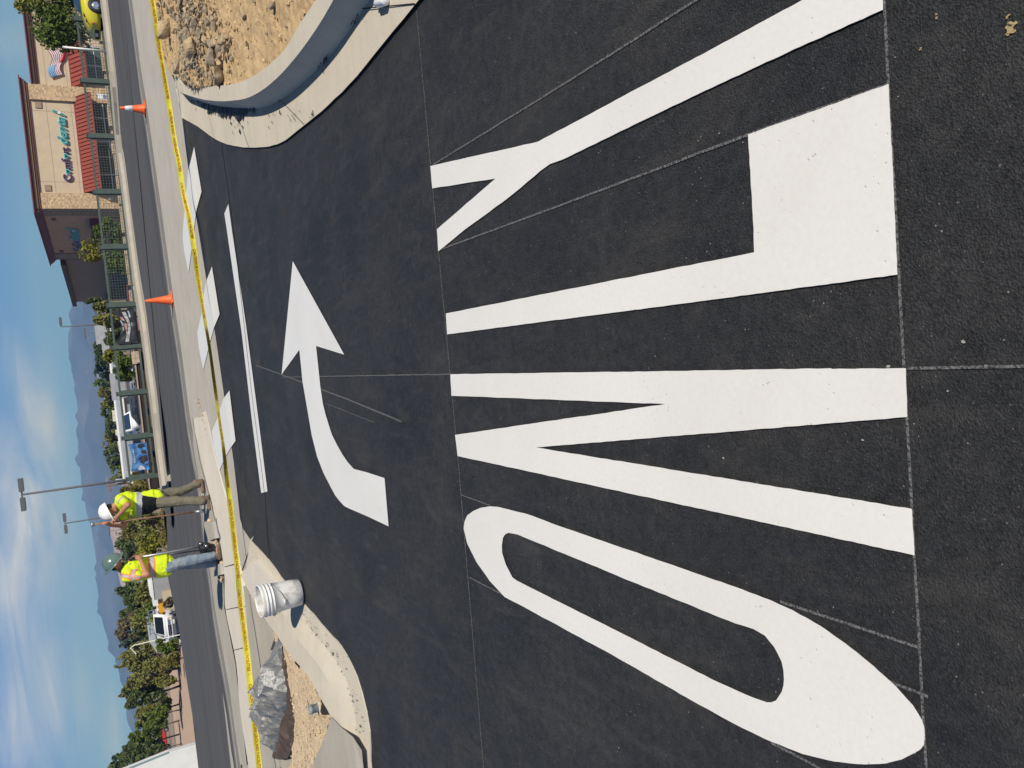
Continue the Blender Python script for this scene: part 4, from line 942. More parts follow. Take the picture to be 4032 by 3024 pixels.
# parking sign
g = Vector((fx(22.71), YB-4, GL)); t = thing('parking_sign', 'small white and blue disabled parking sign in front of the windows', 'sign', g)
build('post', MB().tube([g, g+Vector((0,0,2.2))], .03, 8), STEEL, t); zs = fz(-.2)*.96+.05; o = build('plate', MB().box((g.x-.24, g.y-.05, zs-.5), (g.x+.24, g.y-.03, zs+.42)), mat('sign_white', (.72,.73,.74), .5), t); ORG[o.name] = ORG[t.name]
build('blue_field', MB().box((g.x-.19, g.y-.055, zs-.45), (g.x+.19, g.y-.0505, zs-.05)), mat('sign_blue', (.05, .12, .36), .5), o)
mb = MB(); cw = Vector((g.x, g.y-.058, zs-.25)); mb.tube([cw+Vector((.02+.10*math.cos(R(a)), 0, -.04+.10*math.sin(R(a)))) for a in range(120, 400, 20)], .012, 5); mb.tube([cw+Vector((-.03,0,.16)), cw+Vector((-.02,0,.02)), cw+Vector((.07,0,.0)), cw+Vector((.11,0,-.10))], .014, 5); build('wheelchair_symbol', mb, mat('sign_white'  , (0,0,0)), o)

# ------------------------------------------------------------------ the green fence along the far kerb
YF = 40.0
POST = [((286,85),(400,85)),((317,322),(430,325)),((345,540),(458,540)),((369,755),(483,757)),((398,976),(512,972)),((427,1205),(543,1198)),((445,1368),(561,1361)),((465,1554),(579,1541)),((486,1727),(595,1713)),((506,1888),(611,1872))]
pb = [Vector((21.6, YF, .05))]+[Vector((W(*b2, YF).x, YF, max(-.05, W(*b2, YF).z))) for t_, b2 in POST]
fe_t = thing('mesh_fence', 'green welded mesh fence with square posts along the far kerb', 'fence', (10, YF, 0))
for p in pb:
    o = build('fence_post', MB().box((p.x-.09, YF-.09, -.3), (p.x+.09, YF+.09, 1.20)), GREENM, fe_t); ORG[o.name] = ORG[fe_t.name]
    build('post_cap', MB().box((p.x-.11, YF-.11, 1.2), (p.x+.11, YF+.11, 1.235)), GREENM, o)
for i in range(len(pb)-1):
    a, b2 = pb[i+1], pb[i]; mb = MB(); mb.box((a.x+.09, YF-.035, 1.02), (b2.x-.09, YF+.035, 1.11)); mb.box((a.x+.09, YF-.035, .02), (b2.x-.09, YF+.035, .11))
    for s_ in ((a.x+.12), (b2.x-.12)): mb.box((s_-.03, YF-.03, .11), (s_+.03, YF+.03, 1.02))
    o = build('rail_frame', mb, GREENM, fe_t); ORG[o.name] = ORG[fe_t.name]
    if i <= 5:
        m2 = MB(); nxx = int((b2.x-a.x-.3)/.125)
        for k in range(nxx+1): x_ = a.x+.15+k*.125; m2.box((x_-.006, YF-.006, .11), (x_+.006, YF+.006, 1.02))
        for k in range(8): z_ = .17+k*.115; m2.box((a.x+.15, YF-.010, z_-.006), (b2.x-.15, YF-.0065, z_+.006))
        build('wire_mesh', m2, GREENM, o)
# banners tied to the fence
def banner(y0, y1, ztop, zbot, label, col, seed, sag):
    xa, xb = W(520, y1, YF).x, W(520, y0, YF).x; t = thing('fence_banner', label, 'banner', ((xa+xb)/2, YF-.1, 0), 'banners tied to the fence'); mb = MB(); nx_, nz = 30, 14
    def P_(u, v, o_=0): s_ = sag*math.sin(math.pi*u)**1.3*(v); x = xa+(xb-xa)*u; z = zbot+(ztop-zbot)*v-s_; return Vector((x, YF-.14-.04*noise.noise(Vector((u*6, v*4, seed)))-o_, z))
    for i in range(nx_+1):
        for j in range(nz+1): mb.v.append(P_(i/nx_, j/nz))
    for i in range(nx_):
        for j in range(nz): a = i*(nz+1)+j; mb.f.append([a, a+nz+1, a+nz+2, a+1]); mb.m.append(0)
    build('cloth', mb, col, t, True); return t, P_
def patch(t, P_, poly, mt, nm, o_=.012):
    mb = MB(); pts = [P_(u, v, o_) for u, v in poly]; mb.wall(pts, (0,-1,0), .006); build(nm, mb, mt, t)
BK = mat('banner_black', (.030, .031, .034), .45, .3, 3); t, P_ = banner(1219, 1353, 1.02, .10, 'black sagging banner with a pale strip of print and pink shapes', BK, 2, .34)
PS = mat('banner_strip', (.42, .43, .44), .6); PK = mat('banner_pink', (.42, .25, .22), .6); BLU = mat('banner_pale_blue', (.28, .36, .42), .6)
for k in range(8):
    u0 = .06+k*.11; patch(t, P_, [(u0, .40+.02*math.sin(k)), (u0+.10, .40+.02*math.sin(k+1)), (u0+.10, .58+.02*math.sin(k+1)), (u0, .58+.02*math.sin(k))], PS, 'print_strip')
for pl_, mt in (([(.66,.66),(.78,.70),(.80,.84),(.70,.86)], PK), ([(.42,.62),(.58,.60),(.60,.78),(.50,.82),(.40,.72)], PK), ([(.55,.85),(.70,.90),(.68,.98),(.52,.93)], BLU), ([(.30,.60),(.42,.66),(.36,.70),(.26,.62)], PK), ([(.40,.84),(.50,.88),(.48,.96),(.38,.9)], BLU), ([(.78,.22),(.96,.26),(.96,.32),(.84,.30),(.80,.34),(.76,.30)], BLU), ([(.50,.2),(.62,.22),(.6,.34),(.52,.33)], mat('banner_grey', (.16,.15,.15), .6))): patch(t, P_, pl_, mt, 'print_shape')
BB = mat('banner_blue', (.025, .075, .26), .45, .5, 2.2, col2=(.10, .26, .48)); t, P_ = banner(1748, 1856, .98, .22, 'blue banner with dark printed shapes between two fence posts', BB, 9, .10)
DB = mat('banner_dark', (.030, .025, .032), .6); 
for k in range(6): patch(t, P_, [(.30+k*.09, .80), (.37+k*.09, .80), (.37+k*.09, .90), (.30+k*.09, .90)], BLU, 'print_strip')
for pl_, mt in (([(.86,.12),(.97,.20),(.95,.48),(.86,.56),(.80,.40)], DB), ([(.60,.05),(.72,.10),(.74,.32),(.66,.42),(.58,.28)], DB), ([(.16,.10),(.34,.05),(.54,.12),(.52,.40),(.44,.58),(.30,.52),(.22,.36)], DB), ([(.02,.22),(.12,.30),(.20,.52),(.08,.66),(.02,.60)], mat('banner_white', (.5,.5,.56), .6)), ([(.0,.0),(.10,.02),(.14,.14),(.0,.16)], mat('banner_sky', (.06,.30,.62), .5)), ([(.74,.04),(.84,.08),(.82,.28),(.75,.26)], mat('banner_sky', (0,0,0)))): patch(t, P_, pl_, mt, 'print_shape')
# block wall behind the fence and dark timber wall
mb = MB(); x = 5.9; rn = random.Random(8)
while x < 24:
    w_ = rn.uniform(.5, 1.3); mb.box((x, 41.2, -.4), (x+w_-.03, 41.6, rn.choice((.16, .18, .21)))); x += w_+(rn.uniform(.1,.25) if rn.random() < .5 else 0)
tag(centre(build('block_wall', mb, BLOCKST)), 'low tan stone block wall behind the right part of the fence', 'wall')
t = thing('timber_wall', 'low dark brown retaining wall with a pale cap behind the fence', 'wall', (0, 41.3, -.3))
build('wall_body', MB().box((-3.0, 41.2, -.6), (4.6, 41.5, .24)), mat('dark_timber', (.035, .026, .022), .9, .3, 4), t); build('wall_cap', MB().box((-3.0, 41.15, .24), (3.0, 41.55, .29)), mat('cap_tan', (.40, .30, .24), .9), t); build('corner_block', MB().box((3.0, 41.1, .0), (3.6, 41.6, .38)), BLOCKST, t)
# white pole
g = Vector((W(427, 202.5, 38).x, 38, 0)); t = thing('white_post', 'plain white marker post by the far kerb near the yellow car', 'post', g)
build('pole', MB().tube([g, g+Vector((.03,0,1.72))], .045, 12), mat('post_white', (.72,.72,.70), .5), t, True); build('pole_cap', MB().lathe([(.05,1.70),(.05,1.74),(0,1.76)], g+Vector((.03,0,0)), 12), mat('post_white', (0,0,0)), t)

# ------------------------------------------------------------------ lamp posts
def lamp(top, base_y, Y, zb, label, heads=2, hs=1.0, group='parking lot lamp posts'):
    tp = W(*top, Y); g = Vector((tp.x, Y, zb)); t = thing('lamp_post', label, 'lamp post', g, group)
    build('pole', MB().tube([g, Vector((tp.x, Y, tp.z))], [.11*hs, .07*hs], 8), POLEM, t, True)
    build('pole_base', MB().lathe([(.28*hs,0),(.28*hs,.5),(.14*hs,.55)], g, 12), KERBFAR, t)
    for s_ in ((-1, 1) if heads == 2 else (1,)):
        o = build('lamp_head', MB().box((tp.x+s_*.22*hs-(0 if s_ > 0 else .95*hs), Y-.22*hs, tp.z-.16*hs), (tp.x+s_*.22*hs+(.95*hs if s_ > 0 else 0), Y+.22*hs, tp.z+.14*hs)), POLEM, t); ORG[o.name] = ORG[t.name]
        a = tp.x+s_*.3*hs; b2 = tp.x+s_*1.05*hs; build('lamp_lens', MB().box((min(a,b2), Y-.18*hs, tp.z-.185*hs), (max(a,b2), Y+.18*hs, tp.z-.162*hs)), mat('lens', (.3,.3,.29), .3), o)
        build('arm', MB().box((min(tp.x, tp.x+s_*.22*hs), Y-.05, tp.z-.06*hs), (max(tp.x, tp.x+s_*.22*hs), Y+.05, tp.z+.05*hs)), POLEM, t)
lamp((86,1948), 0, 66, -1.9, 'tallest twin-head lamp post, behind the worker in the white helmet')
lamp((256,2061), 0, 105, -1.9, 'middle twin-head lamp post between the two workers')
lamp((240,1287), 0, 112, GL, 'lamp post with one visible head beyond the black banner', 1)
lamp((334,1312), 0, 175, GL, 'thin distant twin-head lamp post beyond the black banner', 2, .9)
lamp((377,1490), 0, 190, GL, 'distant small lamp post above the long grey roof', 1, .8)
lamp((430,2092), 0, 190, -1.9, 'distant twin-head lamp post just right of the worker in the green helmet', 2, .8)
lamp((458,2108), 0, 230, -1.9, 'farthest small lamp post right of the worker in the green helmet', 1, .8)
up = W(420, 1913, 120); g = Vector((up.x, 120, -1.8)); t = thing('utility_pole', 'wooden utility pole with a white transformer left of the fence', 'utility pole', g)
build('pole', MB().tube([g, up], [.16,.11], 8), mat('pole_wood', (.16,.10,.07), .9), t, True); build('crossarm', MB().box((up.x-.9, 119.9, up.z-.5), (up.x+.9, 120.1, up.z-.36)), mat('pole_wood', (0,0,0)), t)
build('transformer', MB().lathe([(.0,-2.0),(.28,-2.0),(.30,-1.9),(.30,-1.2),(.24,-1.1),(0,-1.08)], up+Vector((.4,-.2,0)), 14), mat('transformer_grey', (.5,.52,.54), .5), t, True)

# ------------------------------------------------------------------ vehicles
def secp(x, wd, zb, zt, tuck=.82, n=5):
    """rounded cross-section at x, half width wd"""
    return [Vector((x, -wd*.92, zb)), Vector((x, -wd, zb+(zt-zb)*.25)), Vector((x, -wd, zb+(zt-zb)*.68)), Vector((x, -wd*tuck, zt)), Vector((x, wd*tuck, zt)), Vector((x, wd, zb+(zt-zb)*.68)), Vector((x, wd, zb+(zt-zb)*.25)), Vector((x, wd*.92, zb))]
def wheel(t, M, x, y, r_, wd=.2):
    T = M @ Matrix.Translation((x, y, r_)) @ Matrix.Rotation(R(90), 4, 'X'); s_ = 1
    o = build('wheel', MB().lathe([(r_*.55,-wd/2),(r_*.95,-wd/2),(r_,-wd/2+.03),(r_,wd/2-.03),(r_*.95,wd/2),(r_*.55,wd/2),(r_*.55,-wd/2)], (0,0,0), 22).xf(T), BLACK, t, True); ORG[o.name] = ORG[t.name]
    build('rim', MB().lathe([(0,-wd/2+.01),(r_*.3,-wd/2-.005),(r_*.56,-wd/2+.02),(r_*.56,wd/2-.02),(r_*.3,wd/2+.005),(0,wd/2-.01)], (0,0,0), 14).xf(T), CHROME, o)
def vehicle(name, label, cat, loc, rot, L_, wd, body, cabin, paint, whl, r_, group=None, glass=GLASSD, roofc=None):
    """body/cabin: list of (x, half-width factor, zbottom, ztop); front is +x"""
    M = Matrix.Translation(loc) @ Matrix.Rotation(rot, 4, 'Z'); t = thing(name, label, cat, loc, group); h_ = wd/2
    build('body', MB().loft([secp(x*L_, h_*f_, zb, zt, .9) for x, f_, zb, zt in body]).xf(M), paint, t, True)
    if cabin:
        ob = build('cabin', MB().loft([secp(x*L_, h_*f_, zb, zt, .86) for x, f_, zb, zt in cabin]).xf(M), roofc or paint, t, True); ORG[ob.name] = ORG[t.name]
        # glazing, a few mm proud of the pillars
        xs_ = [c_[0]*L_ for c_ in cabin]; zb = cabin[1][2]+.06; zt = max(c_[3] for c_ in cabin)-.10; x0_, x1_ = cabin[1][0]*L_, cabin[-2][0]*L_; f_ = cabin[1][1]
        for s_ in (-1, 1):
            mb = MB(); y0_ = s_*h_*f_*1.0+s_*.006; n_v = M.to_3x3() @ Vector((0, s_, 0)); y1_ = s_*h_*f_*.93
            k = 2
            for a in range(k):
                xa = x0_+(x1_-x0_)*a/k+.06; xb = x0_+(x1_-x0_)*(a+1)/k-.06; mb.wall([M @ Vector(p) for p in ((xa, y0_, zb), (xb, y0_, zb), (xb-.04, y1_+s_*.03, zt), (xa+.04, y1_+s_*.03, zt))], n_v, .02)
            build('side_windows', mb, glass, ob)
        def screen(i0, i1, nm):
            a, b2 = cabin[i0], cabin[i1]; sx = 1 if a[0] > b2[0] else -1; mb = MB(); p0 = Vector((a[0]*L_, 0, a[3])); p1 = Vector((b2[0]*L_, 0, b2[3])); nn = Vector((-(p1.z-p0.z), 0, (p1.x-p0.x))).normalized(); nn = nn if nn.z > 0 else -nn
            d = p1-p0; q = [p0+d*.08, p0+d*.90]; w0, w1 = h_*a[1]*.80, h_*b2[1]*.78
            mb.wall([M @ (q[0]+Vector((0,-w0,0))+nn*.012), M @ (q[0]+Vector((0,w0,0))+nn*.012), M @ (q[1]+Vector((0,w1,0))+nn*.012), M @ (q[1]+Vector((0,-w1,0))+nn*.012)], M.to_3x3() @ nn, .02); build(nm, mb, glass, ob)
        screen(-1, -2, 'windscreen'); screen(0, 1, 'rear_window')
    for x, s_ in ((whl[0], -1), (whl[0], 1), (whl[1], -1), (whl[1], 1)): wheel(t, M, x*L_, s_*(h_-.10), r_, .22)
    return t, M
# white work truck with a ladder rack, seen from the front
p0 = G(712, 2466, -1.6); SV = vehicle('work_truck', 'white work truck with a grey rack, facing us beyond the street', 'truck', Vector((p0.x, p0.y+2.6, -1.62)), R(-92), 5.0, 1.98,
    [(-.5,.9,.55,1.1),(-.46,.97,.45,1.15),(-.1,1,.4,1.15),(.22,1,.4,1.14),(.40,.97,.42,1.06),(.485,.93,.45,.98),(.5,.86,.5,.9)], [(-.36,.93,1.05,1.12),(-.30,.88,1.05,1.82),(.02,.86,1.05,1.86),(.24,.92,1.05,1.14)], mat('van_white', (.72,.73,.75), .25, spec=.5), (-.32,.30), .37)
t, M = SV; VN = Matrix.Identity(4)
for s_ in (-1, 1):
    build('headlight', MB().box((2.44, s_*.62-.20, .72), (2.515, s_*.62+.20, .93)).xf(M), CHROME, t); build('turn_signal', MB().box((2.40, s_*.88-.06, .72), (2.49, s_*.88+.06, .92)).xf(M), mat('amber', (.65,.22,.03), .3), t)
    build('door_mirror', MB().box((.95, s_*1.12-.10, 1.15), (1.05, s_*1.12+.10, 1.45)).xf(M), BLACK, t)
build('grille', MB().box((2.45, -.40, .70), (2.53, .40, .94)).xf(M), BLACK, t); build('grille_bar', MB().box((2.535, -.38, .80), (2.545, .38, .84)).xf(M), CHROME, t)
build('bumper', MB().box((2.40, -.96, .38), (2.62, .96, .62)).xf(M), mat('bumper_grey', (.10,.11,.12), .5), t); build('licence_plate', MB().box((2.622, .45, .42), (2.63, .78, .58)).xf(M), WHITEP, t)
mb = MB()
for x_ in (-1.6, -.4): mb.bar((x_, -.8, 1.3), (x_, -.8, 2.15), .05, .05); mb.bar((x_, .8, 1.3), (x_, .8, 2.15), .05, .05); mb.bar((x_, -.82, 2.15), (x_, .82, 2.15), .05, .05)
for y_ in (-.8, .8): mb.bar((-2.3, y_, 2.2), (.3, y_, 2.2), .04, .04)
build('ladder_rack', mb.xf(M), STEEL, t); build('service_body', MB().box((-2.7, -1.0, .6), (-1.0, 1.0, 1.5)).xf(M), mat('van_white', (0,0,0)), t)
# yellow car on the right of the street
g = W(404, 125, 37.0); YCc = vehicle('yellow_car', 'bright yellow car with its nose showing at the frame edge', 'car', Vector((g.x+2.2, 37.3, .0)), R(180), 4.4, 1.8,
    [(-.5,.86,.4,.8),(-.47,.95,.25,.88),(-.1,1,.2,.92),(.22,1,.2,.90),(.36,.97,.2,.82),(.45,.90,.22,.70),(.49,.78,.26,.56),(.5,.66,.30,.46)], [(-.40,.90,.84,.88),(-.20,.80,.84,1.26),(.04,.78,.84,1.28),(.26,.92,.84,.90)], mat('car_yellow', (.56,.50,.03), .22, spec=.6), (-.30,.31), .32)
t, M = YCc
for s_ in (-1, 1):
    for dx in (0, .22): build('headlight', MB().ell((0,0,0), (.10,.085,.05)).xf(M @ Matrix.Translation((1.90-dx, s_*.60, .72+dx*.30))), GLASSD, t, True)
    build('turn_signal', MB().box((2.02, s_*.70-.10, .47), (2.10, s_*.70+.10, .56)).xf(M), mat('amber', (0,0,0)), t)
build('grille', MB().box((2.14, -.42, .30), (2.22, .42, .46)).xf(M), BLACK, t); build('licence_plate', MB().box((2.222, -.16, .34), (2.232, .16, .45)).xf(M), WHITEP, t)
# red pickup on the gravel
RP_ = mat('car_red', (.42,.018,.025), .3, spec=.5); g = G(664, 2905, -1.55)
t, M = vehicle('red_pickup', 'red pickup with a spare wheel on its side, parked on the gravel', 'truck', Vector((g.x, g.y, -1.7)), R(8), 5.2, 1.8,
    [(-.5,.93,.6,1.08),(-.47,1,.5,1.12),(-.05,1,.45,1.12),(.25,1,.45,1.12),(.42,.96,.5,1.04),(.5,.85,.55,.9)], [(-.30,.93,1.05,1.12),(-.26,.88,1.05,1.72),(.08,.86,1.05,1.74),(.22,.92,1.05,1.14)], RP_, (-.30,.32), .40)
build('bumper', MB().box((2.5, -.85, .5), (2.68, .85, .7)).xf(M), BLACK, t)
for s_ in (-1, 1): build('headlight', MB().box((2.42, s_*.6-.14, .78), (2.56, s_*.6+.14, .96)).xf(M), CHROME, t)
# red cars in the lower lot
for i, (py, xx, Y_, lb) in enumerate(((1330, 556, 50, 'red car roof showing behind the fence under the black banner'), (1408, 560, 50, 'red car roof just left of the black banner'))):
    g = W(xx, py, Y_); vehicle('red_car', lb, 'car', Vector((g.x, Y_, g.z-1.32)), R(185), 4.3, 1.75, [(-.5,.88,.4,.85),(-.46,.97,.3,.92),(0,1,.25,.94),(.3,1,.25,.88),(.46,.92,.28,.74),(.5,.8,.35,.6)], [(-.38,.92,.88,.92),(-.24,.84,.88,1.38),(.06,.82,.88,1.40),(.24,.93,.88,.92)], RP_, (-.30,.31), .32, 'red cars behind the fence')
g = W(512, 1168, 84); vehicle('maroon_car', 'dark red car parked by the brown store wall', 'car', Vector((g.x, 84, GL)), R(100), 4.4, 1.8, [(-.5,.88,.4,.85),(-.46,.97,.3,.95),(0,1,.25,.98),(.3,1,.25,.92),(.46,.92,.28,.8),(.5,.8,.35,.65)], [(-.46,.92,.9,.95),(-.38,.84,.9,1.52),(.08,.82,.9,1.54),(.24,.93,.9,.95)], mat('car_maroon', (.20,.03,.035), .3), (-.30,.31), .34)
g = W(568, 1668, 72); vehicle('small_white_truck', 'small white and blue-windowed truck behind the fence', 'truck', Vector((g.x, 72, g.z)), R(-75), 4.6, 1.8, [(-.5,.93,.5,1.0),(-.46,1,.4,1.02),(.2,1,.4,1.02),(.42,.96,.4,.96),(.5,.85,.45,.8)], [(-.10,.93,.95,1.0),(-.04,.88,.95,1.55),(.18,.86,.95,1.55),(.30,.92,.95,1.0)], mat('van_white', (0,0,0)), (-.30,.32), .36, glass=mat('blue_glass', (.02,.04,.08), .1))
for i, (py, px_, Y_, col_, lb) in enumerate(((1612,572,58,(.05,.055,.06),'dark parked car behind the fence in front of the polytunnel'),(1500,566,60,(.30,.31,.32),'grey parked car under the bright green tree beyond the fence'),(1795,592,52,(.10,.10,.11),'dark parked car low behind the blue banner'))):
    g = W(px_, py, Y_); vehicle('parked_car', lb, 'car', Vector((g.x, Y_, g.z-.5)), R(170-20*i), 4.4, 1.8, [(-.5,.88,.4,.85),(-.46,.97,.3,.92),(0,1,.25,.94),(.3,1,.25,.88),(.46,.92,.28,.74),(.5,.8,.35,.6)], [(-.38,.92,.88,.92),(-.24,.84,.88,1.38),(.06,.82,.88,1.40),(.24,.93,.88,.92)], mat('car_paint_'+('black','silver','charcoal')[i], col_, .3, spec=.5), (-.30,.31), .32, 'cars parked behind the fence')
# camper trailer, orange machine, planter box
g = W(640, 2308, 62); t = thing('camper_trailer', 'grey camper trailer with a rounded white roof left of the worker in jeans', 'trailer', (g.x, 62, -1.7)); xa, xb = W(610, 2346, 62).x, W(610, 2266, 62).x; zt = W(600, 2308, 62).z; zc = W(584, 2308, 62).z
build('trailer_body', MB().box((xa, 60.5, -1.2), (xb, 63, zt)), mat('camper_grey', (.30,.30,.30), .5, .1, 2), t)
mb = MB().loft([[Vector((x_, 60.45, zt)), Vector((x_, 60.45, zt+(zc-zt)*k_*.6)), Vector((x_, 61, zt+(zc-zt)*k_)), Vector((x_, 62.6, zt+(zc-zt)*k_)), Vector((x_, 63.05, zt))] for x_, k_ in ((xa-.05,.35),(xa+.25,.85),(xa+.7,1),(xb-.3,1),(xb+.05,.7))]); build('trailer_roof', mb, WHITEB, t)
T_ = Matrix.Translation((xa+.6, 60.6, -1.42)) @ Matrix.Rotation(R(90), 4, 'X'); build('wheel', MB().lathe([(0,-.1),(.28,-.1),(.30,0),(.28,.1),(0,.1)], (0,0,0), 16).xf(T_), BLACK, t)
a = W(650, 2404, 64); b2 = W(622, 2374, 64); t = thing('orange_machine', 'bright orange machine box behind the tan wall', 'machine', ((a.x+b2.x)/2, 64, a.z)); build('machine_body', MB().box((a.x, 63.5, a.z), (b2.x, 65, b2.z)), mat('machine_orange', (.70,.33,.01), .5), t); build('machine_tooth', MB().box((a.x-.25, 63.8, a.z), (a.x, 64.6, (a.z+b2.z)/2)), mat('machine_orange', (0,0,0)), t); build('machine_window', MB().box((b2.x-.1, 63.6, b2.z), (b2.x+.35, 64.8, b2.z+.35)), WHITEB, t)
a = W(676, 2399, 58); b2 = W(638, 2330, 58); tag(centre(build('tan_wall', MB().box((a.x, 58, -1.8), (b2.x, 58.5, b2.z)), CREAM)), 'low tan wall between the white truck and the camper', 'wall')
# white box trailer at the frame edge
a0 = W(671, 2963, 60); b0 = W(700, 3140, 56); zt0 = W(470, 3024, 57).z; t = thing('box_trailer', 'large plain white box trailer cut by the frame edge', 'trailer', (b0.x, 57, -1.7))
qa = Vector((W(671,2960,60).x, 60, -1.3)); ta = W(648, 2965, 60); tb_ = W(470, 3024, 60)
mb = MB().wall([qa, Vector((qa.x-9, 60, -1.3)), Vector((qa.x-9, 60, tb_.z+1.2)), Vector((W(470,3024,60).x-.3, 60, tb_.z+.35)), W(662,2962,60)], (0,-1,0), .5); build('trailer_box', mb, WHITEB, t)
build('trailer_trim', MB().bar(W(662,2962,60)+Vector((0,-.03,0)), Vector((W(470,3024,60).x-.3, 59.97, tb_.z+.35)), .06, .08), mat('trim_teal', (.2,.3,.3), .5), t)
T_ = Matrix.Translation((qa.x-3, 59.8, -1.35)) @ Matrix.Rotation(R(90), 4, 'X'); build('wheel', MB().lathe([(0,-.12),(.36,-.12),(.38,0),(.36,.12),(0,.12)], (0,0,0), 18).xf(T_), BLACK, t)

# ------------------------------------------------------------------ far low buildings
def pbox(xpx, ypx, Y): return W(xpx, ypx, Y)
t = thing('warehouse', 'long low building with a grey metal roof beyond the fence', 'building', (0, 120, -3))
A1, A2_ = W(447, 1560, 118), W(498, 1895, 118); xl = A2_.x; xr = W(428, 1425, 118).x; zt = (A1.z+A2_.z)/2; lw = W(478, 1560, 118).z
mb = MB().wall([(xl,112,lw+.2),(xr,112,lw+.2),(xr,121,zt),(xl,121,zt)], (0,-.3,1), .15); build('roof', mb, ROOFM, t)
build('warehouse_wall', MB().box((xl+.2, 112.6, -3), (xr-.2, 122, lw+.15)), ROOFG, t); build('parapet', MB().box((xl, 121.05, zt-.1), (xr, 121.4, zt+.22)), WHITEB, t); build('fascia', MB().box((xl, 111.8, lw-.15), (xr, 111.97, lw+.22)), WHITEB, t)
t2 = thing('white_shed', 'white walled shed with a grey roof under the tree beyond the fence', 'building', (0, 88, -3)); a = W(541, 1545, 88); b2 = W(487, 1470, 88)
build('shed_wall', MB().box((a.x, 88, -3), (b2.x, 93, b2.z)), WHITEB, t2); build('shed_roof', MB().wall([(a.x-.4,87.5,b2.z),(b2.x+.4,87.5,b2.z),(b2.x+.4,93.4,b2.z+1.3),(a.x-.4,93.4,b2.z+1.3)], (0,-.3,1), .12), ROOFG, t2)
o = build('window', MB().box((a.x+1.3, 87.94, -1.1), (a.x+2.1, 87.99, -.5)), WG, t2)
t3 = thing('greenhouse', 'pale grey ribbed polytunnel beyond the dark wall', 'building', (0, 80, -3)); a = W(540, 1690, 80); b2 = W(502, 1590, 80)
mb = MB()
for k in range(21):
    pass
secs = []
for k in range(2):
    x_ = (a.x, b2.x)[k]; secs.append([Vector((x_, 80+3*(1-math.cos(R(v))), -3+(b2.z+3)*math.sin(R(v)))) for v in range(0, 181, 15)])
mb.loft(secs); build('tunnel_cover', mb, mat('tunnel_grey', (.22,.26,.29), .6, .35, .7), t3); mb = MB()
for k in range(11): x_ = a.x+(b2.x-a.x)*k/10; mb.tube([Vector((x_, 80+3*(1-math.cos(R(v))), -3+(b2.z+3.05)*math.sin(R(v)))) for v in range(0, 181, 20)], .025, 5)
build('ribs', mb, ROOFG, t3)
t4 = thing('grey_roof_house', 'low house with a grey shingle roof behind the blue banner', 'building', (0, 98, -3)); a = W(530, 1850, 98); b2 = W(500, 1700, 98)
build('house_wall', MB().box((a.x, 98, -3), (b2.x, 103, b2.z-1.1)), WHITEB, t4); build('roof', MB().wall([(a.x-.5,97.5,b2.z-1.1),(b2.x+.5,97.5,b2.z-1.1),(b2.x+.2,103,b2.z+.5),(a.x-.2,103,b2.z+.5)], (0,-.3,1), .15), ROOFG, t4)
CRM = mat('unit_cream', (.52,.50,.40), .7)
for i, (y_, x_, pos) in enumerate(((1625,448,'rightmost'),(1647,450,'second from the right'),(1703,461,'third from the right'),(1750,470,'fourth from the right'),(1768,474,'round-backed, fifth from the right'),(1850,488,'leftmost'))):
    g = W(x_, y_, 119); t = thing('roof_unit', 'cream rooftop unit on the long roof, '+pos, 'roof unit', (g.x, 121.6, zt), 'rooftop units on the long low building'); build('casing', MB().box((g.x-.4, 121.5, zt-.2), (g.x+.4, 122.5, g.z+.2)), CRM, t); build('unit_base', MB().box((g.x-.5, 121.4, zt-.5), (g.x+.5, 122.6, zt-.2)), ROOFG, t)
for i, (y_, x_, Y_, sz, lb) in enumerate(((1310,400,150,3,'small white house among the trees behind the black banner'),(1328,425,140,4,'white house with a dark window behind the black banner'),(2225,504,150,4,'tiny white house between the workers and the trees'),(2120,503,160,3,'tiny white house near the worker in the white helmet'),(2430,540,120,4,'white gable end among the trees above the white truck'))):
    g = W(x_, y_, Y_); t = thing('small_house', lb, 'house', (g.x, Y_, -3)); build('house_wall', MB().box((g.x-sz/2, Y_, -3), (g.x+sz/2, Y_+4, g.z)), WHITEB, t); build('roof', MB().wall([(g.x-sz/2-.3,Y_-.3,g.z),(g.x+sz/2+.3,Y_-.3,g.z),(g.x+sz/2+.3,Y_+2,g.z+1),(g.x-sz/2-.3,Y_+2,g.z+1)], (0,-.3,1), .12), ROOFG, t); build('window', MB().box((g.x-.4, Y_-.05, g.z-1.4), (g.x+.3, Y_-.01, g.z-.7)), WG, t)
t = thing('metal_building', 'white metal building with a sunlit roof behind the white truck', 'building', (0, 72, -1.8)); a = W(620, 2560, 72); b2 = W(588, 2468, 72)
build('metal_wall', MB().box((a.x, 72, -1.8), (b2.x, 80, b2.z-.3)), mat('metal_white', (.60,.61,.62), .35), t); build('metal_roof', MB().wall([(a.x-.1,71.9,b2.z-.3),(b2.x,71.9,b2.z-.3),(b2.x,76,b2.z+.1),(a.x-.1,76,b2.z+.1)], (0,-.3,1), .1), ROOFM, t)
# bracket street lamp left of the white truck
g = W(600, 2524, 68); t = thing('bracket_lamp', 'thin white bracket lamp left of the white truck', 'street lamp', (g.x, 68, -1.7)); tp = W(512, 2538, 68)
build('pole', MB().tube([Vector((g.x,68,-1.7)), Vector((g.x,68,tp.z-.3)), Vector((g.x-.15,68,tp.z)), Vector((g.x-.7,68,tp.z-.35))], .045, 6), WHITEB, t)
build('pole_base', MB().lathe([(.14,0),(.14,.12),(.05,.16)], (g.x,68,-1.7), 10), KERBFAR, t)
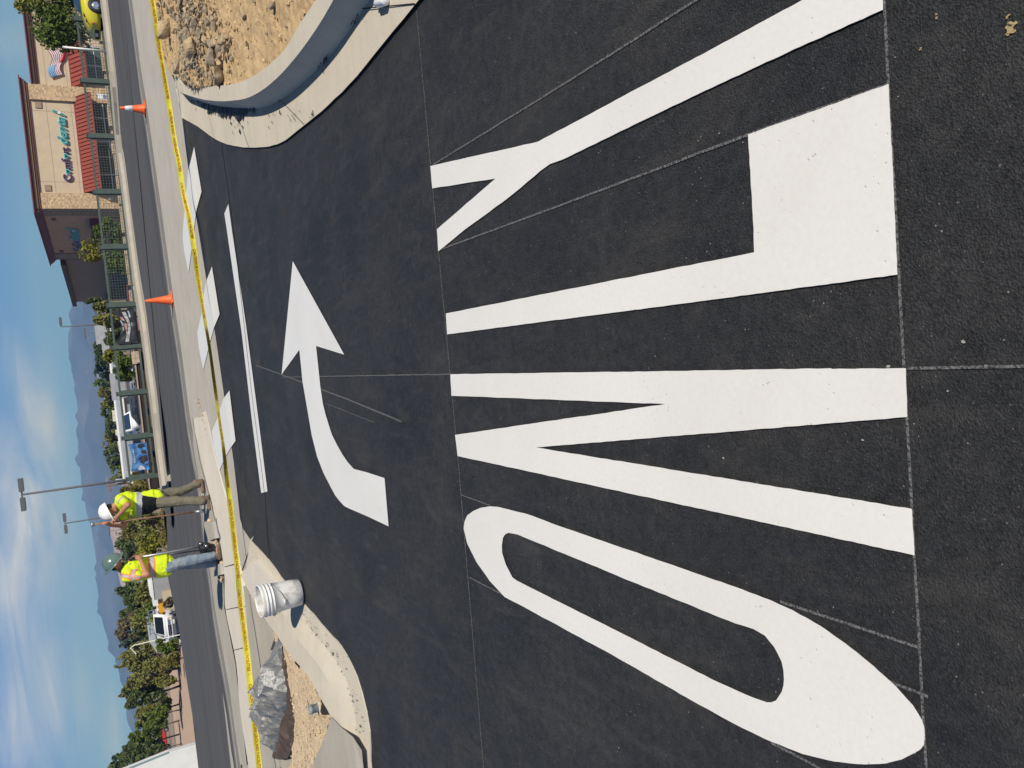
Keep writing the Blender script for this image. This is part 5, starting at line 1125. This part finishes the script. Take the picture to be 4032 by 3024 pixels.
# gravel lot
struct(build('gravel_lot', MB().sheet([G(720,2560,-1.6)+Vector((0,1.5,0)), G(747,2700,-1.6)+Vector((0,1.2,0)), G(785,3024,-1.6)+Vector((-.5,1.2,0)), G(785,3024,-1.6)+Vector((-40,1,0)), Vector((-75,118,0)), G(660,2640,-1.6)], -1.60), GRAVEL))
# bigger marks on the street
OCH = mat('ochre_paint', (.48,.33,.07), .8); 
for k, q in enumerate(([(681,2300),(683,2312),(699,2316),(698,2303)], [(683,2318),(685,2330),(701,2332),(700,2320)])): pass

# ------------------------------------------------------------------ trees and bushes
def leaf_mat(name, c1, c2, c3):
    m, t, b, c = new_mat(name, .6, .2)
    f = ramp_(t, noise_(t, c, 1.1, 3, .6), [(.35, 0), (.65, 1)]); g = ramp_(t, noise_(t, c, 9, 2, .5), [(.35, 0), (.65, 1)])
    base = mix_(t, math_(t, 'MULTIPLY', g, .55), mix_(t, f, c1, c2), c3); t.links.new(base, b.inputs['Base Color']); b.inputs['Transmission Weight'].default_value = 0
    return m
LV = {'olive': leaf_mat('leaf_olive', (.155,.155,.042), (.105,.118,.030), (.24,.23,.07)), 'dark': leaf_mat('leaf_dark', (.050,.080,.028), (.075,.098,.033), (.11,.135,.045)),
      'green': leaf_mat('leaf_green', (.085,.125,.022), (.055,.090,.018), (.16,.20,.035)), 'yellow': leaf_mat('leaf_yellow', (.20,.19,.025), (.13,.15,.022), (.30,.27,.04)),
      'brown': leaf_mat('leaf_brown', (.15,.115,.060), (.11,.095,.045), (.20,.16,.09)), 'pine': leaf_mat('leaf_pine', (.028,.055,.040), (.045,.070,.050), (.07,.10,.07)), 'dry': leaf_mat('leaf_dry', (.21,.165,.045), (.14,.125,.035), (.11,.12,.03))}
BARK = mat('bark', (.13,.10,.075), .95, .4, 9, .6, 30)
def crown(c, rx, ry, rz, n, leaf, seed, lobes=15, gap=.16):
    rn = random.Random(seed); mb = MB(); L_ = [(Vector((0,0,-.05)), .60)]
    for _ in range(lobes):
        d = Vector((rn.gauss(0,1), rn.gauss(0,1), rn.gauss(0,.9))).normalized(); L_.append((d*rn.uniform(.45,.86), rn.uniform(.18,.44)))
    k = 0; tries = 0
    while k < n and tries < n*14:
        tries += 1; lc, lr = L_[rn.randrange(len(L_))]; d = Vector((rn.gauss(0,1), rn.gauss(0,1), rn.gauss(0,1))).normalized()
        p = lc+d*lr*(1-rn.random()**2*.55)
        q = Vector((p.x*rx, p.y*ry, p.z*rz))
        if noise.noise((c+q)*(1.1/max(.5, min(rx, rz))*1.4)+Vector((seed,0,0))) < -gap: continue
        s_ = leaf*rn.uniform(.55, 1.35); u = Vector((rn.gauss(0,1), rn.gauss(0,1), rn.gauss(0,1))).normalized(); v = u.orthogonal().normalized(); v = (v*math.cos(rn.random()*6)+u.cross(v)*math.sin(rn.random()*6)).normalized()
        u2 = u.cross(v); o = c+q; mb.add([o-v*s_*.5, o+u2*s_*.32+u*s_*.1, o+v*s_*.6, o-u2*s_*.32+u*s_*.08], [(0,1,2,3)]); k += 1
    return mb
TREES = 0
def tree(px, py, hx, hy, Y, kind, label, zb=None, n=3200, leaf=None, group=None, name='tree', cat='tree', depth=.9, trunk=True):
    """crown centred on picture point (px,py) with half sizes hx (height) and hy (width) in picture units, standing Y metres away"""
    global TREES; TREES += 1
    c = W(px, py, Y); sc_ = Y/F_PX*1.0; rz = hx*sc_; rx = hy*sc_; zb = (GL+.4 if c.x > 4 else -1.75) if zb is None else zb
    g = Vector((c.x, Y, zb)); t = thing(name, label, cat, g, group); leaf = leaf or max(.09, .0042*Y)
    if trunk:
        top = Vector((c.x, Y, c.z)); base_r = max(.04, rz*.035); rn = random.Random(TREES)
        pts = [g, g.lerp(top, .4)+Vector((rn.uniform(-.1,.1)*rx, 0, 0)), g.lerp(top, .8)+Vector((rn.uniform(-.1,.1)*rx, .0, 0)), top]
        mb = MB().tube(pts, [base_r*1.3, base_r, base_r*.7, base_r*.4], 7)
        for i in range(6):
            a = pts[1].lerp(pts[3], rn.uniform(0,.8)); d = Vector((rn.uniform(-1,1)*rx*.75, rn.uniform(-1,1)*rx*.6, rn.uniform(.2,.8)*rz*.7)); mb.tube([a, a+d*.5+Vector((0,0,.05*rz)), a+d], [base_r*.5, base_r*.3, base_r*.1], 5)
        build('trunk', mb, BARK, t, True)
    build('crown', crown(c, rx, rx*depth, rz, n, leaf, TREES*7+1), LV[kind], t)
tree(245, 70, 150, 150, 45, 'green', 'leafy dark green tree beside the yellow car, hiding part of the cream wall', zb=-.6, n=6500, leaf=.17)
tree(150, 20, 70, 75, 45.5, 'yellow', 'yellowing tree top above the yellow car at the frame corner', zb=-.6, n=1600, leaf=.17)
SHR = 'shrubs and trees beyond the fence'
tree(440, 925, 70, 60, 62, 'green', 'round green tree in front of the shaded side wall', n=2600, leaf=.19, group=SHR)
tree(360, 985, 55, 45, 63, 'yellow', 'thin yellow green tree top above the fence beside the shaded wall', n=900, leaf=.18, group=SHR)
tree(458, 1035, 50, 50, 61, 'green', 'green bush left of the round tree by the shaded wall', n=1700, leaf=.18, group=SHR)
tree(505, 1440, 62, 58, 56, 'green', 'bright green tree framed by the first open fence bay', n=3000, leaf=.17, group=SHR)
tree(438, 1400, 30, 26, 57, 'yellow', 'small yellow tree top above the first open fence bay', n=700, leaf=.17, group=SHR)
tree(440, 1250, 70, 62, 80, 'olive', 'broad olive tree behind the black banner', n=2800, group=SHR)
tree(370, 1185, 26, 14, 84, 'dark', 'small dark tree touching the corner of the brown store', n=500, group=SHR)
tree(470, 1330, 45, 40, 74, 'dark', 'dark tree low behind the left part of the black banner', n=1500, group=SHR)
BK_ = 'far row of trees under the mountains'
for (x, y, hx, hy, Y, kd, lb) in ((405,1390,28,36,165,'dark','dark far tree behind the right end of the long grey roof'),(408,1440,30,34,170,'pine','far blue green tree above the right end of the long roof'),(418,1500,34,36,172,'green','far rounded green tree above the long grey roof'),(428,1560,34,34,170,'olive','far olive tree above the long grey roof'),(434,1620,34,30,172,'green','far light green tree behind the rightmost rooftop units'),(446,1670,34,34,170,'dark','far dark tree behind the rooftop units'),(454,1728,36,34,172,'olive','far dull olive tree behind the middle rooftop units'),(462,1785,36,36,168,'dark','far dark tree behind the round rooftop unit'),(476,1835,30,26,168,'green','far green tree behind the leftmost rooftop unit'),(486,1868,34,24,160,'olive','far olive tree at the left end of the long roof')):
    tree(x, y, hx*1.15, hy*1.35, Y, kd, lb, n=1900, leaf=.5, group=BK_, trunk=True)
MID = 'trees behind the workers'
for (x, y, hx, hy, Y, kd, lb, n) in ((545,1915,62,40,64,'dry','golden brown tree right of the worker in the white helmet',1900),(560,1990,62,46,66,'dry','golden tree hidden behind the worker in the white helmet',1700),(575,2065,75,44,64,'olive','olive tree by the raised elbow of the worker in the white helmet',2400),(520,2085,40,30,66,'dry','brownish tree top beside the long digging bar',900),(470,2000,30,20,140,'pine','far blue green fir by the white helmet',500),(505,2155,45,44,120,'dark','far dark tree between the two workers',1200),(600,2120,50,34,60,'olive','low olive bush between the two workers',1400),(590,2180,52,42,54,'yellow','bright yellow green bush right of the worker in the green helmet',2400),(520,2215,40,40,120,'pine','far dark tree behind the green helmet',800),(650,2090,18,60,52,'dry','dry low hedge at the far edge of the street',1200),
    (525,2315,50,46,96,'dark','dark tree left of the worker in the green helmet',2000),(535,2375,55,42,92,'dark','dark rounded tree above the camper trailer',2000),(565,2330,32,50,80,'olive','olive bush above the camper trailer roof',1300),(590,2415,40,34,74,'green','green bush by the orange machine',1300),(655,2375,16,14,56,'brown','small dry bush against the tan wall',500),
    (530,2455,62,42,88,'brown','greyish brown bare-looking tree above the white truck',2300),(560,2440,40,30,82,'olive','olive tree right above the truck roof',1000),(535,2520,60,30,92,'pine','blue green tree above the bracket lamp',1500),(575,2500,34,30,84,'dark','dark tree low behind the bracket lamp',1000),
    (560,2590,78,44,76,'olive','big olive tree left of the white truck',3600),(640,2548,34,26,58,'green','small green tree beside the left mirror of the white truck',1100),(575,2660,85,48,80,'olive','broadest olive tree in the middle of the gravel lot row',4200),(560,2735,74,42,82,'dark','dark olive tree with a thin grey top in the gravel lot row',3200),(520,2725,36,20,84,'brown','thin grey tree top above the gravel lot row',500),(590,2800,56,36,88,'olive','lower olive tree with a brown top in the gravel lot row',2300),(610,2820,44,30,86,'green','pale green bush low in the gravel lot row',1500),(575,2870,52,34,95,'green','rounded green tree above the red pickup',2300),(560,2930,56,34,96,'dark','dark tree above the cab of the red pickup',2200),(540,2985,70,34,92,'dark','dark tree rising behind the white box trailer',2400),(455,3000,26,22,96,'pine','highest thin tree top above the white box trailer',400),
    (640,2620,14,26,70,'dry','yellow dry grass clump under the big olive tree',500),(668,2600,26,22,54,'dry','dry brush at the street edge left of the white truck',900)):
    tree(x+(10 if y > 2280 else 0), y, hx*(1.28 if y > 2280 else 1.12), hy*1.25, Y, kd, lb, n=int(n*1.6), leaf=.0034*Y, group=MID, trunk=(hx > 24), name='tree' if hx > 32 else 'bush', cat='tree' if hx > 32 else 'bush')

# ------------------------------------------------------------------ mountains
RID = [(288,-400),(300,0),(292,300),(286,600),(296,900),(302,1100),(304,1176),(295,1208),(297,1302),(290,1318),(282,1331),(289,1407),(295,1480),(298,1527),(302,1588),(311,1642),(313,1700),(309,1758),(315,1827),(325,1881),(331,1931),(338,1982),(354,2033),(363,2091),(374,2170),(383,2224),(387,2279),(390,2322),(401,2355),(423,2390),(439,2430),(461,2466),(473,2485),(498,2530),(530,2590),(560,2680),(575,2900),(590,3400)]
def range_(name, rid, Yr, Yf, mt, seed, amp, zlow=-6):
    top = cr([W(x, y, Yr) for x, y in rid], 170); mb = MB(); K = 16
    for i, p in enumerate(top):
        for k in range(K+1):
            u = k/K; X = p.x*(1-.0*u); y_ = Yr+(Yf-Yr)*u; zt = zlow+(p.z-zlow)*(1-u)**.85
            v = Vector((X, y_, 0))*.0009; r_ = 1-abs(noise.noise(Vector((v.x*3.2+seed, v.y*1.1, 0))))*2
            zz = zt+amp*(r_-.4)*math.sin(math.pi*u)*.9+amp*.35*noise.noise(Vector((v.x*9, v.y*5, seed)))*math.sin(math.pi*min(1,u*1.0))
            mb.v.append(Vector((X, y_, zz+(amp*.05*noise.noise(Vector((v.x*30,0,seed))) if k == 0 else 0))))
    for i in range(len(top)-1):
        for k in range(K): a = i*(K+1)+k; mb.f.append([a, a+K+1, a+K+2, a+1]); mb.m.append(0)
    return struct(build(name, mb, mt, None, True))
m, t, b, c = new_mat('mountain', .95, .05)
f_ = ramp_(t, noise_(t, mapping(t, c, sc=(.001,.0006,.003)), 2.2, 6, .65, .6), [(.35,0),(.68,1)])
sc_ = ramp_(t, noise_(t, mapping(t, c, loc=(3,1,0), sc=(.0016,.0006,.006)), 1.6, 4, .6, .3), [(.66,0),(.72,1)])
t.links.new(mix_(t, math_(t, 'MULTIPLY', sc_, .8), mix_(t, f_, (.030,.050,.055), (.085,.080,.080)), (.42,.40,.38)), b.inputs['Base Color'])
range_('mountains', RID, 6200, 3600, m, 2.0, 110)
FOOT = [(520,1700),(500,1850),(470,1960),(445,2040),(434,2080),(436,2110),(444,2140),(452,2188),(462,2240),(468,2272),(476,2304),(490,2345),(505,2400),(545,2470),(590,2560)]
range_('foothills', FOOT, 3300, 2500, mat('foothill', (.40,.31,.27), .95, .2, .004), 6.0, 14)

# ------------------------------------------------------------------ the two workers
def remesh(mb, vox, mt, name, parent, smooth_=2, disp=0.0, ds=9, seed=0, colf=None, mats=None):
    me = bpy.data.meshes.new('tmp'); me.from_pydata([tuple(v) for v in mb.v], [], mb.f); ob = bpy.data.objects.new('tmp', me); COL.objects.link(ob)
    md = ob.modifiers.new('r', 'REMESH'); md.mode = 'VOXEL'; md.voxel_size = vox; sm = ob.modifiers.new('s', 'SMOOTH'); sm.factor = .5; sm.iterations = smooth_
    dg = bpy.context.evaluated_depsgraph_get(); e_ = bpy.data.meshes.new_from_object(ob.evaluated_get(dg)); out_ = MB()
    nr = [v.normal.copy() for v in e_.vertices]; out_.v = [v.co.copy() for v in e_.vertices]; out_.f = [list(p.vertices) for p in e_.polygons]
    if disp:
        for i, v in enumerate(out_.v): out_.v[i] = v+nr[i]*disp*(noise.noise(v*ds+Vector((seed,0,0)))+.5*noise.noise(v*ds*2.3))
    out_.m = [0]*len(out_.f)
    if colf: out_.m = [colf(sum((out_.v[j] for j in f), Vector())/len(f)) for f in out_.f]
    bpy.data.objects.remove(ob); bpy.data.meshes.remove(me); bpy.data.meshes.remove(e_)
    o = build(name, out_, mats or mt, parent, True); return o
SKIN = mat('skin', (.42,.20,.12), .5, .15, 12); LIME = mat('hivis_lime', (.56,.70,.015), .7, .10, 8); SILVR = mat('reflective_silver', (.33,.34,.36), .4); ORG_T = mat('hivis_orange', (.75,.20,.04), .6)
BLKF = mat('black_fabric', (.006,.007,.010), .9); KHAKI = mat('khaki_cloth', (.135,.125,.09), .9, .15, 6); JEAN = mat('denim', (.12,.17,.24), .9, .4, 5, col2=(.24,.28,.30)); BOOT = mat('boot_leather', (.17,.12,.085), .7, .3, 12); HAIR = mat('dark_hair', (.02,.014,.012), .7); TEALF = mat('green_cloth', (.01,.11,.10), .8)
def finger(mb, base, d, curl_n, ln, r_):
    """three bent segments"""
    p = base; v = d.normalized()
    for k, s_ in enumerate((.42,.32,.26)):
        q = p+v*ln*s_; mb.cap(p, q, r_*(1-.10*k), r_*(.92-.10*k), 7); p = q; v = (v+curl_n*.75).normalized()
def hand(mb, wrist, palm, grip_axis, side, thumb_up):
    """palm block with four fingers closing round grip_axis; side = direction from palm to the shaft"""
    d = (palm-wrist).normalized(); ax = grip_axis.normalized(); mb.cap(wrist, palm, .030, .036, 9); mb.cap(palm-ax*.03, palm+ax*.03, .026, .026, 8)
    for i, ln in enumerate((.078,.086,.080,.064)):
        b2 = palm+ax*(.036-.024*i)+d*.018; finger(mb, b2, (side+d*.5), -d*.9, ln, .0105-.0006*i)
    finger(mb, palm+ax*thumb_up*.035-d*.01, (side*.8+ax*thumb_up*.6), (-d*.2-ax*thumb_up*.4), .065, .0125)
def helmet(t, c, up_, fwd, mt, full=True, r_=.148):
    up_ = up_.normalized(); fwd = (fwd-up_*fwd.dot(up_)).normalized(); lf = up_.cross(fwd); M = Matrix(((fwd.x,lf.x,up_.x,c.x),(fwd.y,lf.y,up_.y,c.y),(fwd.z,lf.z,up_.z,c.z),(0,0,0,1)))
    prof = [(r_*math.cos(a)*1.0, r_*1.02*math.sin(a)) for a in [R(5*i) for i in range(19)]]
    mb = MB().lathe(prof, (0,0,0), 28); 
    for v in mb.v: v.x *= 1.14; v.z += .012*max(0, 1-abs(v.y)/.022)*(v.z > .05)
    hh = build('helmet', mb.xf(M), mt, t, True); ORG[hh.name] = ORG[t.name]
    w_ = .052 if full else .012; mb = MB(); n_2 = 36
    for k in range(n_2):
        a = 2*math.pi*k/n_2; f_ = (w_ if full else .010+.062*max(0, math.cos(a))**1.5); r1_ = r_+.001; mb.v += [M @ Vector((r1_*1.14*math.cos(a), r1_*math.sin(a), .004)), M @ Vector(((r1_+f_)*1.10*math.cos(a), (r1_+f_)*math.sin(a), -.016)), M @ Vector(((r1_+f_)*1.10*math.cos(a), (r1_+f_)*math.sin(a), -.021)), M @ Vector((r1_*1.10*math.cos(a), r1_*.98*math.sin(a), -.006))]
    for k in range(n_2):
        for j in range(4): a = k*4; b2 = ((k+1) % n_2)*4; mb.f.append([a+j, b2+j, b2+(j+1) % 4, a+(j+1) % 4]); mb.m.append(0)
    build('brim', mb, mt, hh, True); return M
def head(mb, c, up_, fwd, r_=.098):
    up_ = up_.normalized(); fwd = (fwd-up_*fwd.dot(up_)).normalized(); lf = up_.cross(fwd); M3 = Matrix((fwd, lf, up_)).transposed()
    mb.ell(c+up_*.02, (r_*1.02, r_*.80, r_*1.15), M3, 16, 12); mb.ell(c+fwd*.03-up_*.065, (r_*.62, r_*.55, r_*.55), M3); mb.cap(c+fwd*.085+up_*.01, c+fwd*.118-up_*.025, .010, .016, 8)
    mb.ell(c+fwd*.088-up_*.062, (.020,.028,.010), M3)
    for s_ in (-1, 1): mb.ell(c+lf*s_*r_*.82-up_*.005-fwd*.005, (.022,.010,.032), M3); mb.ell(c+lf*s_*.03+fwd*.085+up_*.02, (.012,.02,.010), M3)
    return M3, lf
def eyes(t, c, up_, fwd, lf):
    for s_ in (-1, 1): o = build('eye', MB().ell(c+lf*s_*.031+fwd*.090+up_*.012, (.010,.010,.010)), mat('eye_dark', (.05,.04,.035), .3), t, True); ORG[o.name] = ORG[t.name]
    build('mouth', MB().cap(c+fwd*.098-up_*.060-lf*.02, c+fwd*.098-up_*.060+lf*.02, .004, .004, 6), mat('lip', (.25,.09,.07), .5), t, True)

# --- worker with the digging bar (white helmet), facing left
fA = G(803, 1903, .03); fB = G(829, 1968, .0); Y1 = 16.35
t = thing('person', 'worker in white helmet, lime and black shirt, leaning over a long digging bar', 'person', (W(700,1960,Y1).x, Y1, 0), 'two workers by the dug gutter')
P = lambda x, y, dy=0.0: W(x, y, Y1+dy)
hipA, hipB = P(625,1952,.10), P(628,1978,-.10); kA = P(718,1932,.12).lerp(fA, .0); kA.y = (hipA.y+fA.y)/2; kA = W(718,1932,kA.y); kB = W(733,1972,(Y1+fB.y)/2-.05)
aA = fA+Vector((.0,.0,.09)); aB = fB+Vector((0,0,.09))
HD = P(434,2009); HU = P(400,2024)-P(440,2004); FW = Vector((-.85,-.15,-.52)); FW = (FW-HU.normalized()*FW.dot(HU.normalized())).normalized()
shN, shF = P(472,1964,-.19), P(474,1990,.18); elN, elF = P(503,1989,-.38), P(489,2070,.16); wrN, wrF = P(460,2036,-.16), P(440,2069,.03)
barT, barB = P(363,2066,-.04), W(803,2011,16.2); bd_ = (barT-barB).normalized()
def on_bar(px_): return barB.lerp(barT, (803-px_)/(803-363))
hN, hF = on_bar(450), on_bar(413)
side = Vector((0,-1,0))
mb = MB()
def torso(mb, g=0.0):
    mb.ell(P(618,1966), (.175+g,.165+g,.15+g)); mb.ell(P(578,1978), (.205+g,.175+g,.18+g)); mb.ell(P(542,1986), (.22+g,.18+g,.18+g)); mb.ell(P(505,1978), (.19+g,.19+g,.17+g)); mb.ell(P(482,1974), (.14+g,.21+g,.11+g))
torso(mb, -.012); mb.cap(P(472,1978), P(452,1992), .07, .062); head(mb, HD, HU, FW)
for a, b2, r1_, r2_ in ((hipA,kA,.085,.06),(kA,aA,.06,.042),(hipB,kB,.085,.06),(kB,aB,.06,.042),(shN,elN,.058,.050),(elN,wrN,.050,.032),(shF,elF,.056,.048),(elF,wrF,.048,.032)): mb.cap(a, b2, r1_, r2_)
for f_, k_ in ((aA,fA),(aB,fB)): mb.cap(f_+Vector((.05,0,-.05)), f_+Vector((-.12,-.02,-.06)), .035, .028)
sN = (barT-barB).cross(Vector((-1,0,0))).normalized()
hand(mb, wrN, hN+Vector((.035,-.02,0)), bd_, Vector((-.9,-.3,0)).normalized(), 1); hand(mb, wrF, hF+Vector((.005,-.03,-.0)), bd_, Vector((-.2,-.9,0)).normalized(), 1)
body = remesh(mb, .0085, SKIN, 'body', t, 1); eyes(t, HD, HU.normalized(), FW, HU.normalized().cross(FW))
mb = MB(); torso(mb, .018); mb.cap(shN, shN.lerp(elN,.62), .085, .078); mb.cap(shF, shF.lerp(elF,.62), .082, .078); mb.tube([P(545,1982), P(585,1974), P(612,1966)], [.19,.205,.20], 16)
zb1, zb2 = P(552,1980).z, P(540,1980).z; axT = (P(500,1976)-P(610,1968)).normalized(); sl0 = shN.lerp(elN, .34); sld = (elN-shN).normalized()
def cf1(p):
    h_ = p.z+(p.x-P(545,1985).x)*.10
    if (p-sl0).length < .13 and abs((p-sl0).dot(sld)) < .022 and p.y < Y1-.15: return 2
    if zb1-.025 < h_ < zb2+.02: return 2
    if h_ <= zb1-.025: return 1 if p.x < P(590,1957).x+(p.z-P(605,1957).z)*.35 else 0
    return 0
remesh(mb, .013, None, 'work_shirt', t, 3, .012, 9, 1, cf1, [LIME, BLKF, SILVR])
mb = MB(); mb.ell(P(628,1966), (.18,.165,.15))
for h_, k_, a in ((hipA,kA,aA),(hipB,kB,aB)): mb.cap(h_, k_, .118, .088); mb.cap(k_, a+Vector((0,0,.03)), .088, .080)
remesh(mb, .013, KHAKI, 'work_trousers', t, 3, .016, 8, 4)
for a in (aA, aB): remesh(MB().cap(a+Vector((.04,0,.06)), a+Vector((.03,0,-.04)), .062, .055).cap(a+Vector((.05,0,-.05)), a+Vector((-.15,-.02,-.055)), .048, .040), .012, BOOT, 'boot', t, 1)
helmet(t, HD+HU.normalized()*.035, HU, FW, mat('helmet_white', (.80,.80,.79), .25, spec=.6), False, .150)
build('hair', MB().ell(HD-FW*.04+HU.normalized()*.0, (.085,.085,.07)), HAIR, t, True)
tb = thing('digging_bar', 'long rusty steel digging bar held upright by the worker in the white helmet', 'digging bar', barB, None)
build('bar_shaft', MB().tube([barB+bd_*.14, barT], .017, 10), mat('rusty_steel', (.26,.15,.095), .7, .35, 10), tb, True); build('tamper_end', MB().tube([barT-bd_*.04, barT-bd_*.01, barT+bd_*.012], [.02,.052,.052], 14), STEEL, tb, True); build('blade', MB().tube([barB, barB+bd_*.16], [.036,.026], 8), STEEL, tb, True)

# --- worker in the green helmet, facing right
Y2 = G(868, 2195, .05).y; P = lambda x, y, dy=0.0: W(x, y, Y2+dy)
t = thing('person', 'worker in green helmet, lime vest with orange bands and blue jeans', 'person', (P(700,2215).x, Y2, .05), 'two workers by the dug gutter')
hR, hL = P(662,2232,-.10), P(662,2218,.10); kR, kL = P(748,2206,-.08), P(750,2222,.12); aR = P(850,2188,-.06); aL = P(846,2214,.14)
for a in (aR, aL): a.z = max(a.z, .15)
HD = P(456,2222,-.02); HU = P(404,2190)-P(456,2222); HU.y = -.02; FW = Vector((.80,-.30,-.45)); FW = (FW-HU.normalized()*FW.dot(HU.normalized())).normalized()
shR, shL = P(500,2272,-.20), P(502,2238,.19); elR, elL = P(578,2262,-.30), P(585,2192,.20); wrR, wrL = P(557,2212,-.24), P(540,2192,.02); hdT, hdB = P(528,2198,-.12), P(788,2152,.0)
tool_d = (hdT-hdB).normalized()
def torso2(mb, g=0.0):
    mb.ell(P(655,2226), (.165+g,.15+g,.14+g)); mb.ell(P(612,2230), (.175+g,.15+g,.17+g)); mb.ell(P(565,2236), (.19+g,.165+g,.18+g)); mb.ell(P(530,2244), (.185+g,.185+g,.16+g)); mb.ell(P(505,2252), (.15+g,.205+g,.10+g))
mb = MB(); torso2(mb, -.012); mb.cap(P(498,2252), P(470,2236), .07, .062); head(mb, HD, HU, FW)
for a, b2, r1_, r2_ in ((hR,kR,.085,.06),(kR,aR,.06,.042),(hL,kL,.085,.06),(kL,aL,.06,.042),(shR,elR,.056,.050),(elR,wrR,.050,.033),(shL,elL,.056,.048),(elL,wrL,.048,.032)): mb.cap(a, b2, r1_, r2_)
for a in (aR, aL): mb.cap(a+Vector((-.03,0,-.05)), a+Vector((.13,-.03,-.06)), .035, .028)
hp = P(548,2198,-.22); hand(mb, wrR, hp, tool_d, Vector((.4,.8,0)).normalized(), 1); hp2 = P(520,2200,-.03); hand(mb, wrL, hp2, tool_d, Vector((-.2,-.9,.1)).normalized(), 1)
remesh(mb, .0085, SKIN, 'body', t, 1)
mb = MB(); torso2(mb, .022); mb.tube([P(575,2233), P(615,2229), P(657,2225)], [.17,.195,.205], 16); mb.cap(shR, shR.lerp(elR,.55), .088, .088); mb.cap(shL, shL.lerp(elL,.55), .085, .085)
zw = P(598,2232).z; ax_ = (P(520,2246)-P(650,2226)).normalized(); c0 = P(597,2230); sr0 = shR.lerp(elR, .36); srd = (elR-shR).normalized(); xs1 = P(540,2262).x
def cf2(p):
    if (p-shR).length < .30 and (p-sr0).cross(srd).length < .12 and p.y < Y2-.10:
        a = abs((p-sr0).dot(srd))
        if a < .026: return 1
        if a < .052: return 2
    h_ = (p-c0).dot(ax_); a = abs(h_)
    if a < .028: return 1
    if a < .055: return 2
    if h_ > 0 and p.y < Y2:
        b2 = abs((p.x-xs1)-(h_-.2)*.25)
        if b2 < .020: return 1
        if b2 < .036: return 2
    return 0
remesh(mb, .012, None, 'safety_vest', t, 3, .011, 10, 6, cf2, [LIME, SILVR, ORG_T])
build('collar', MB().tube([P(492,2268,-.10), P(497,2245,-.15), P(515,2222,-.12), P(530,2210,-.08)], .022, 8), TEALF, t, True)
mb = MB(); mb.ell(P(662,2226), (.17,.15,.14))
for h_, k_, a in ((hR,kR,aR),(hL,kL,aL)): mb.cap(h_, k_, .104, .088); mb.cap(k_, a+Vector((0,0,.02)), .088, .078)
remesh(mb, .012, JEAN, 'jeans', t, 3, .016, 9, 8)
for a in (aR, aL): remesh(MB().cap(a+Vector((-.01,0,.06)), a+Vector((0,0,-.06)), .062, .058).cap(a+Vector((-.04,0,-.075)), a+Vector((.16,-.03,-.085)), .050, .042), .012, BOOT, 'boot', t, 1)
un = HU.normalized(); helmet(t, HD+un*.05, HU, FW, mat('helmet_green', (.10,.155,.145), .2, spec=.7), True, .150)
lf = un.cross(FW); mb = MB()
for s_ in (-1, 1): mb.ell(HD+FW*.092+lf*s_*.034+un*.018, (.016,.030,.018)); mb.cap(HD+FW*.085+lf*s_*.062+un*.02, HD+lf*s_*.086+un*.015, .005, .005, 6)
build('sunglasses', mb, BLACK, t, True); build('beard', MB().ell(HD+FW*.055-un*.090, (.050,.052,.030)), HAIR, t, True); build('hair', MB().ell(HD-FW*.035+un*.005, (.085,.083,.065)), HAIR, t, True); build('ear', MB().ell(HD+lf*-.084-un*.005, (.020,.010,.030)), SKIN, t, True)
build('glove', remesh(MB().ell(hp2, (.045,.045,.055)).cap(hp2, wrL, .042, .045), .01, mat('glove_tan', (.42,.34,.22), .9), 'tmpg', None, 1).data and MB().ell(hp2+Vector((-.01,-.02,0)), (.042,.034,.05)), mat('glove_tan', (0,0,0)), t, True)
bpy.data.objects.remove(bpy.data.objects['tmpg'])
tt = thing('powered_breaker', 'grey pole tool with a black head beside the worker in jeans', 'tool', (hdB.x, hdB.y, .05))
build('tool_pole', MB().tube([hdB, hdT], .016, 10), STEEL, tt, True); build('second_pole', MB().tube([P(790,2166,.05), P(640,2186,.05)], .013, 8), mat('pole_grey', (0,0,0)), tt, True)
build('rubber_grip', MB().tube([hdT-tool_d*.05, hdT+tool_d*.08], .026, 12), BLACK, tt, True)
mb = MB().ell(P(806,2155), (.10,.09,.11)).ell(P(826,2160), (.07,.08,.10)).cap(P(795,2145), P(800,2172), .05, .05).cap(P(835,2150), P(852,2168,-.05), .045, .035); remesh(mb, .016, mat('tool_black', (.018,.019,.021), .45), 'tool_head', tt, 1, .02, 14)
build('tool_bolt', MB().ell(P(789,2141,-.08), (.02,.02,.02)).ell(P(812,2150,-.13), (.022,.02,.022)), CHROME, tt, True)

# ------------------------------------------------------------------ the air
hz = bpy.data.materials.new('air'); hz.use_nodes = True; T = hz.node_tree; T.nodes.clear(); oo = T.nodes.new('ShaderNodeOutputMaterial'); pv = T.nodes.new('ShaderNodeVolumePrincipled')
pv.inputs['Color'].default_value = (.20, .40, 1.0, 1); pv.inputs['Absorption Color'].default_value = (1, 1, 1, 1); pv.inputs['Density'].default_value = 2.5e-4; pv.inputs['Anisotropy'].default_value = .0; T.links.new(pv.outputs[0], oo.inputs['Volume'])
ho = build('haze', MB().box((-5200, -900, -8), (5200, 6900, 420)), hz); stuff(ho)
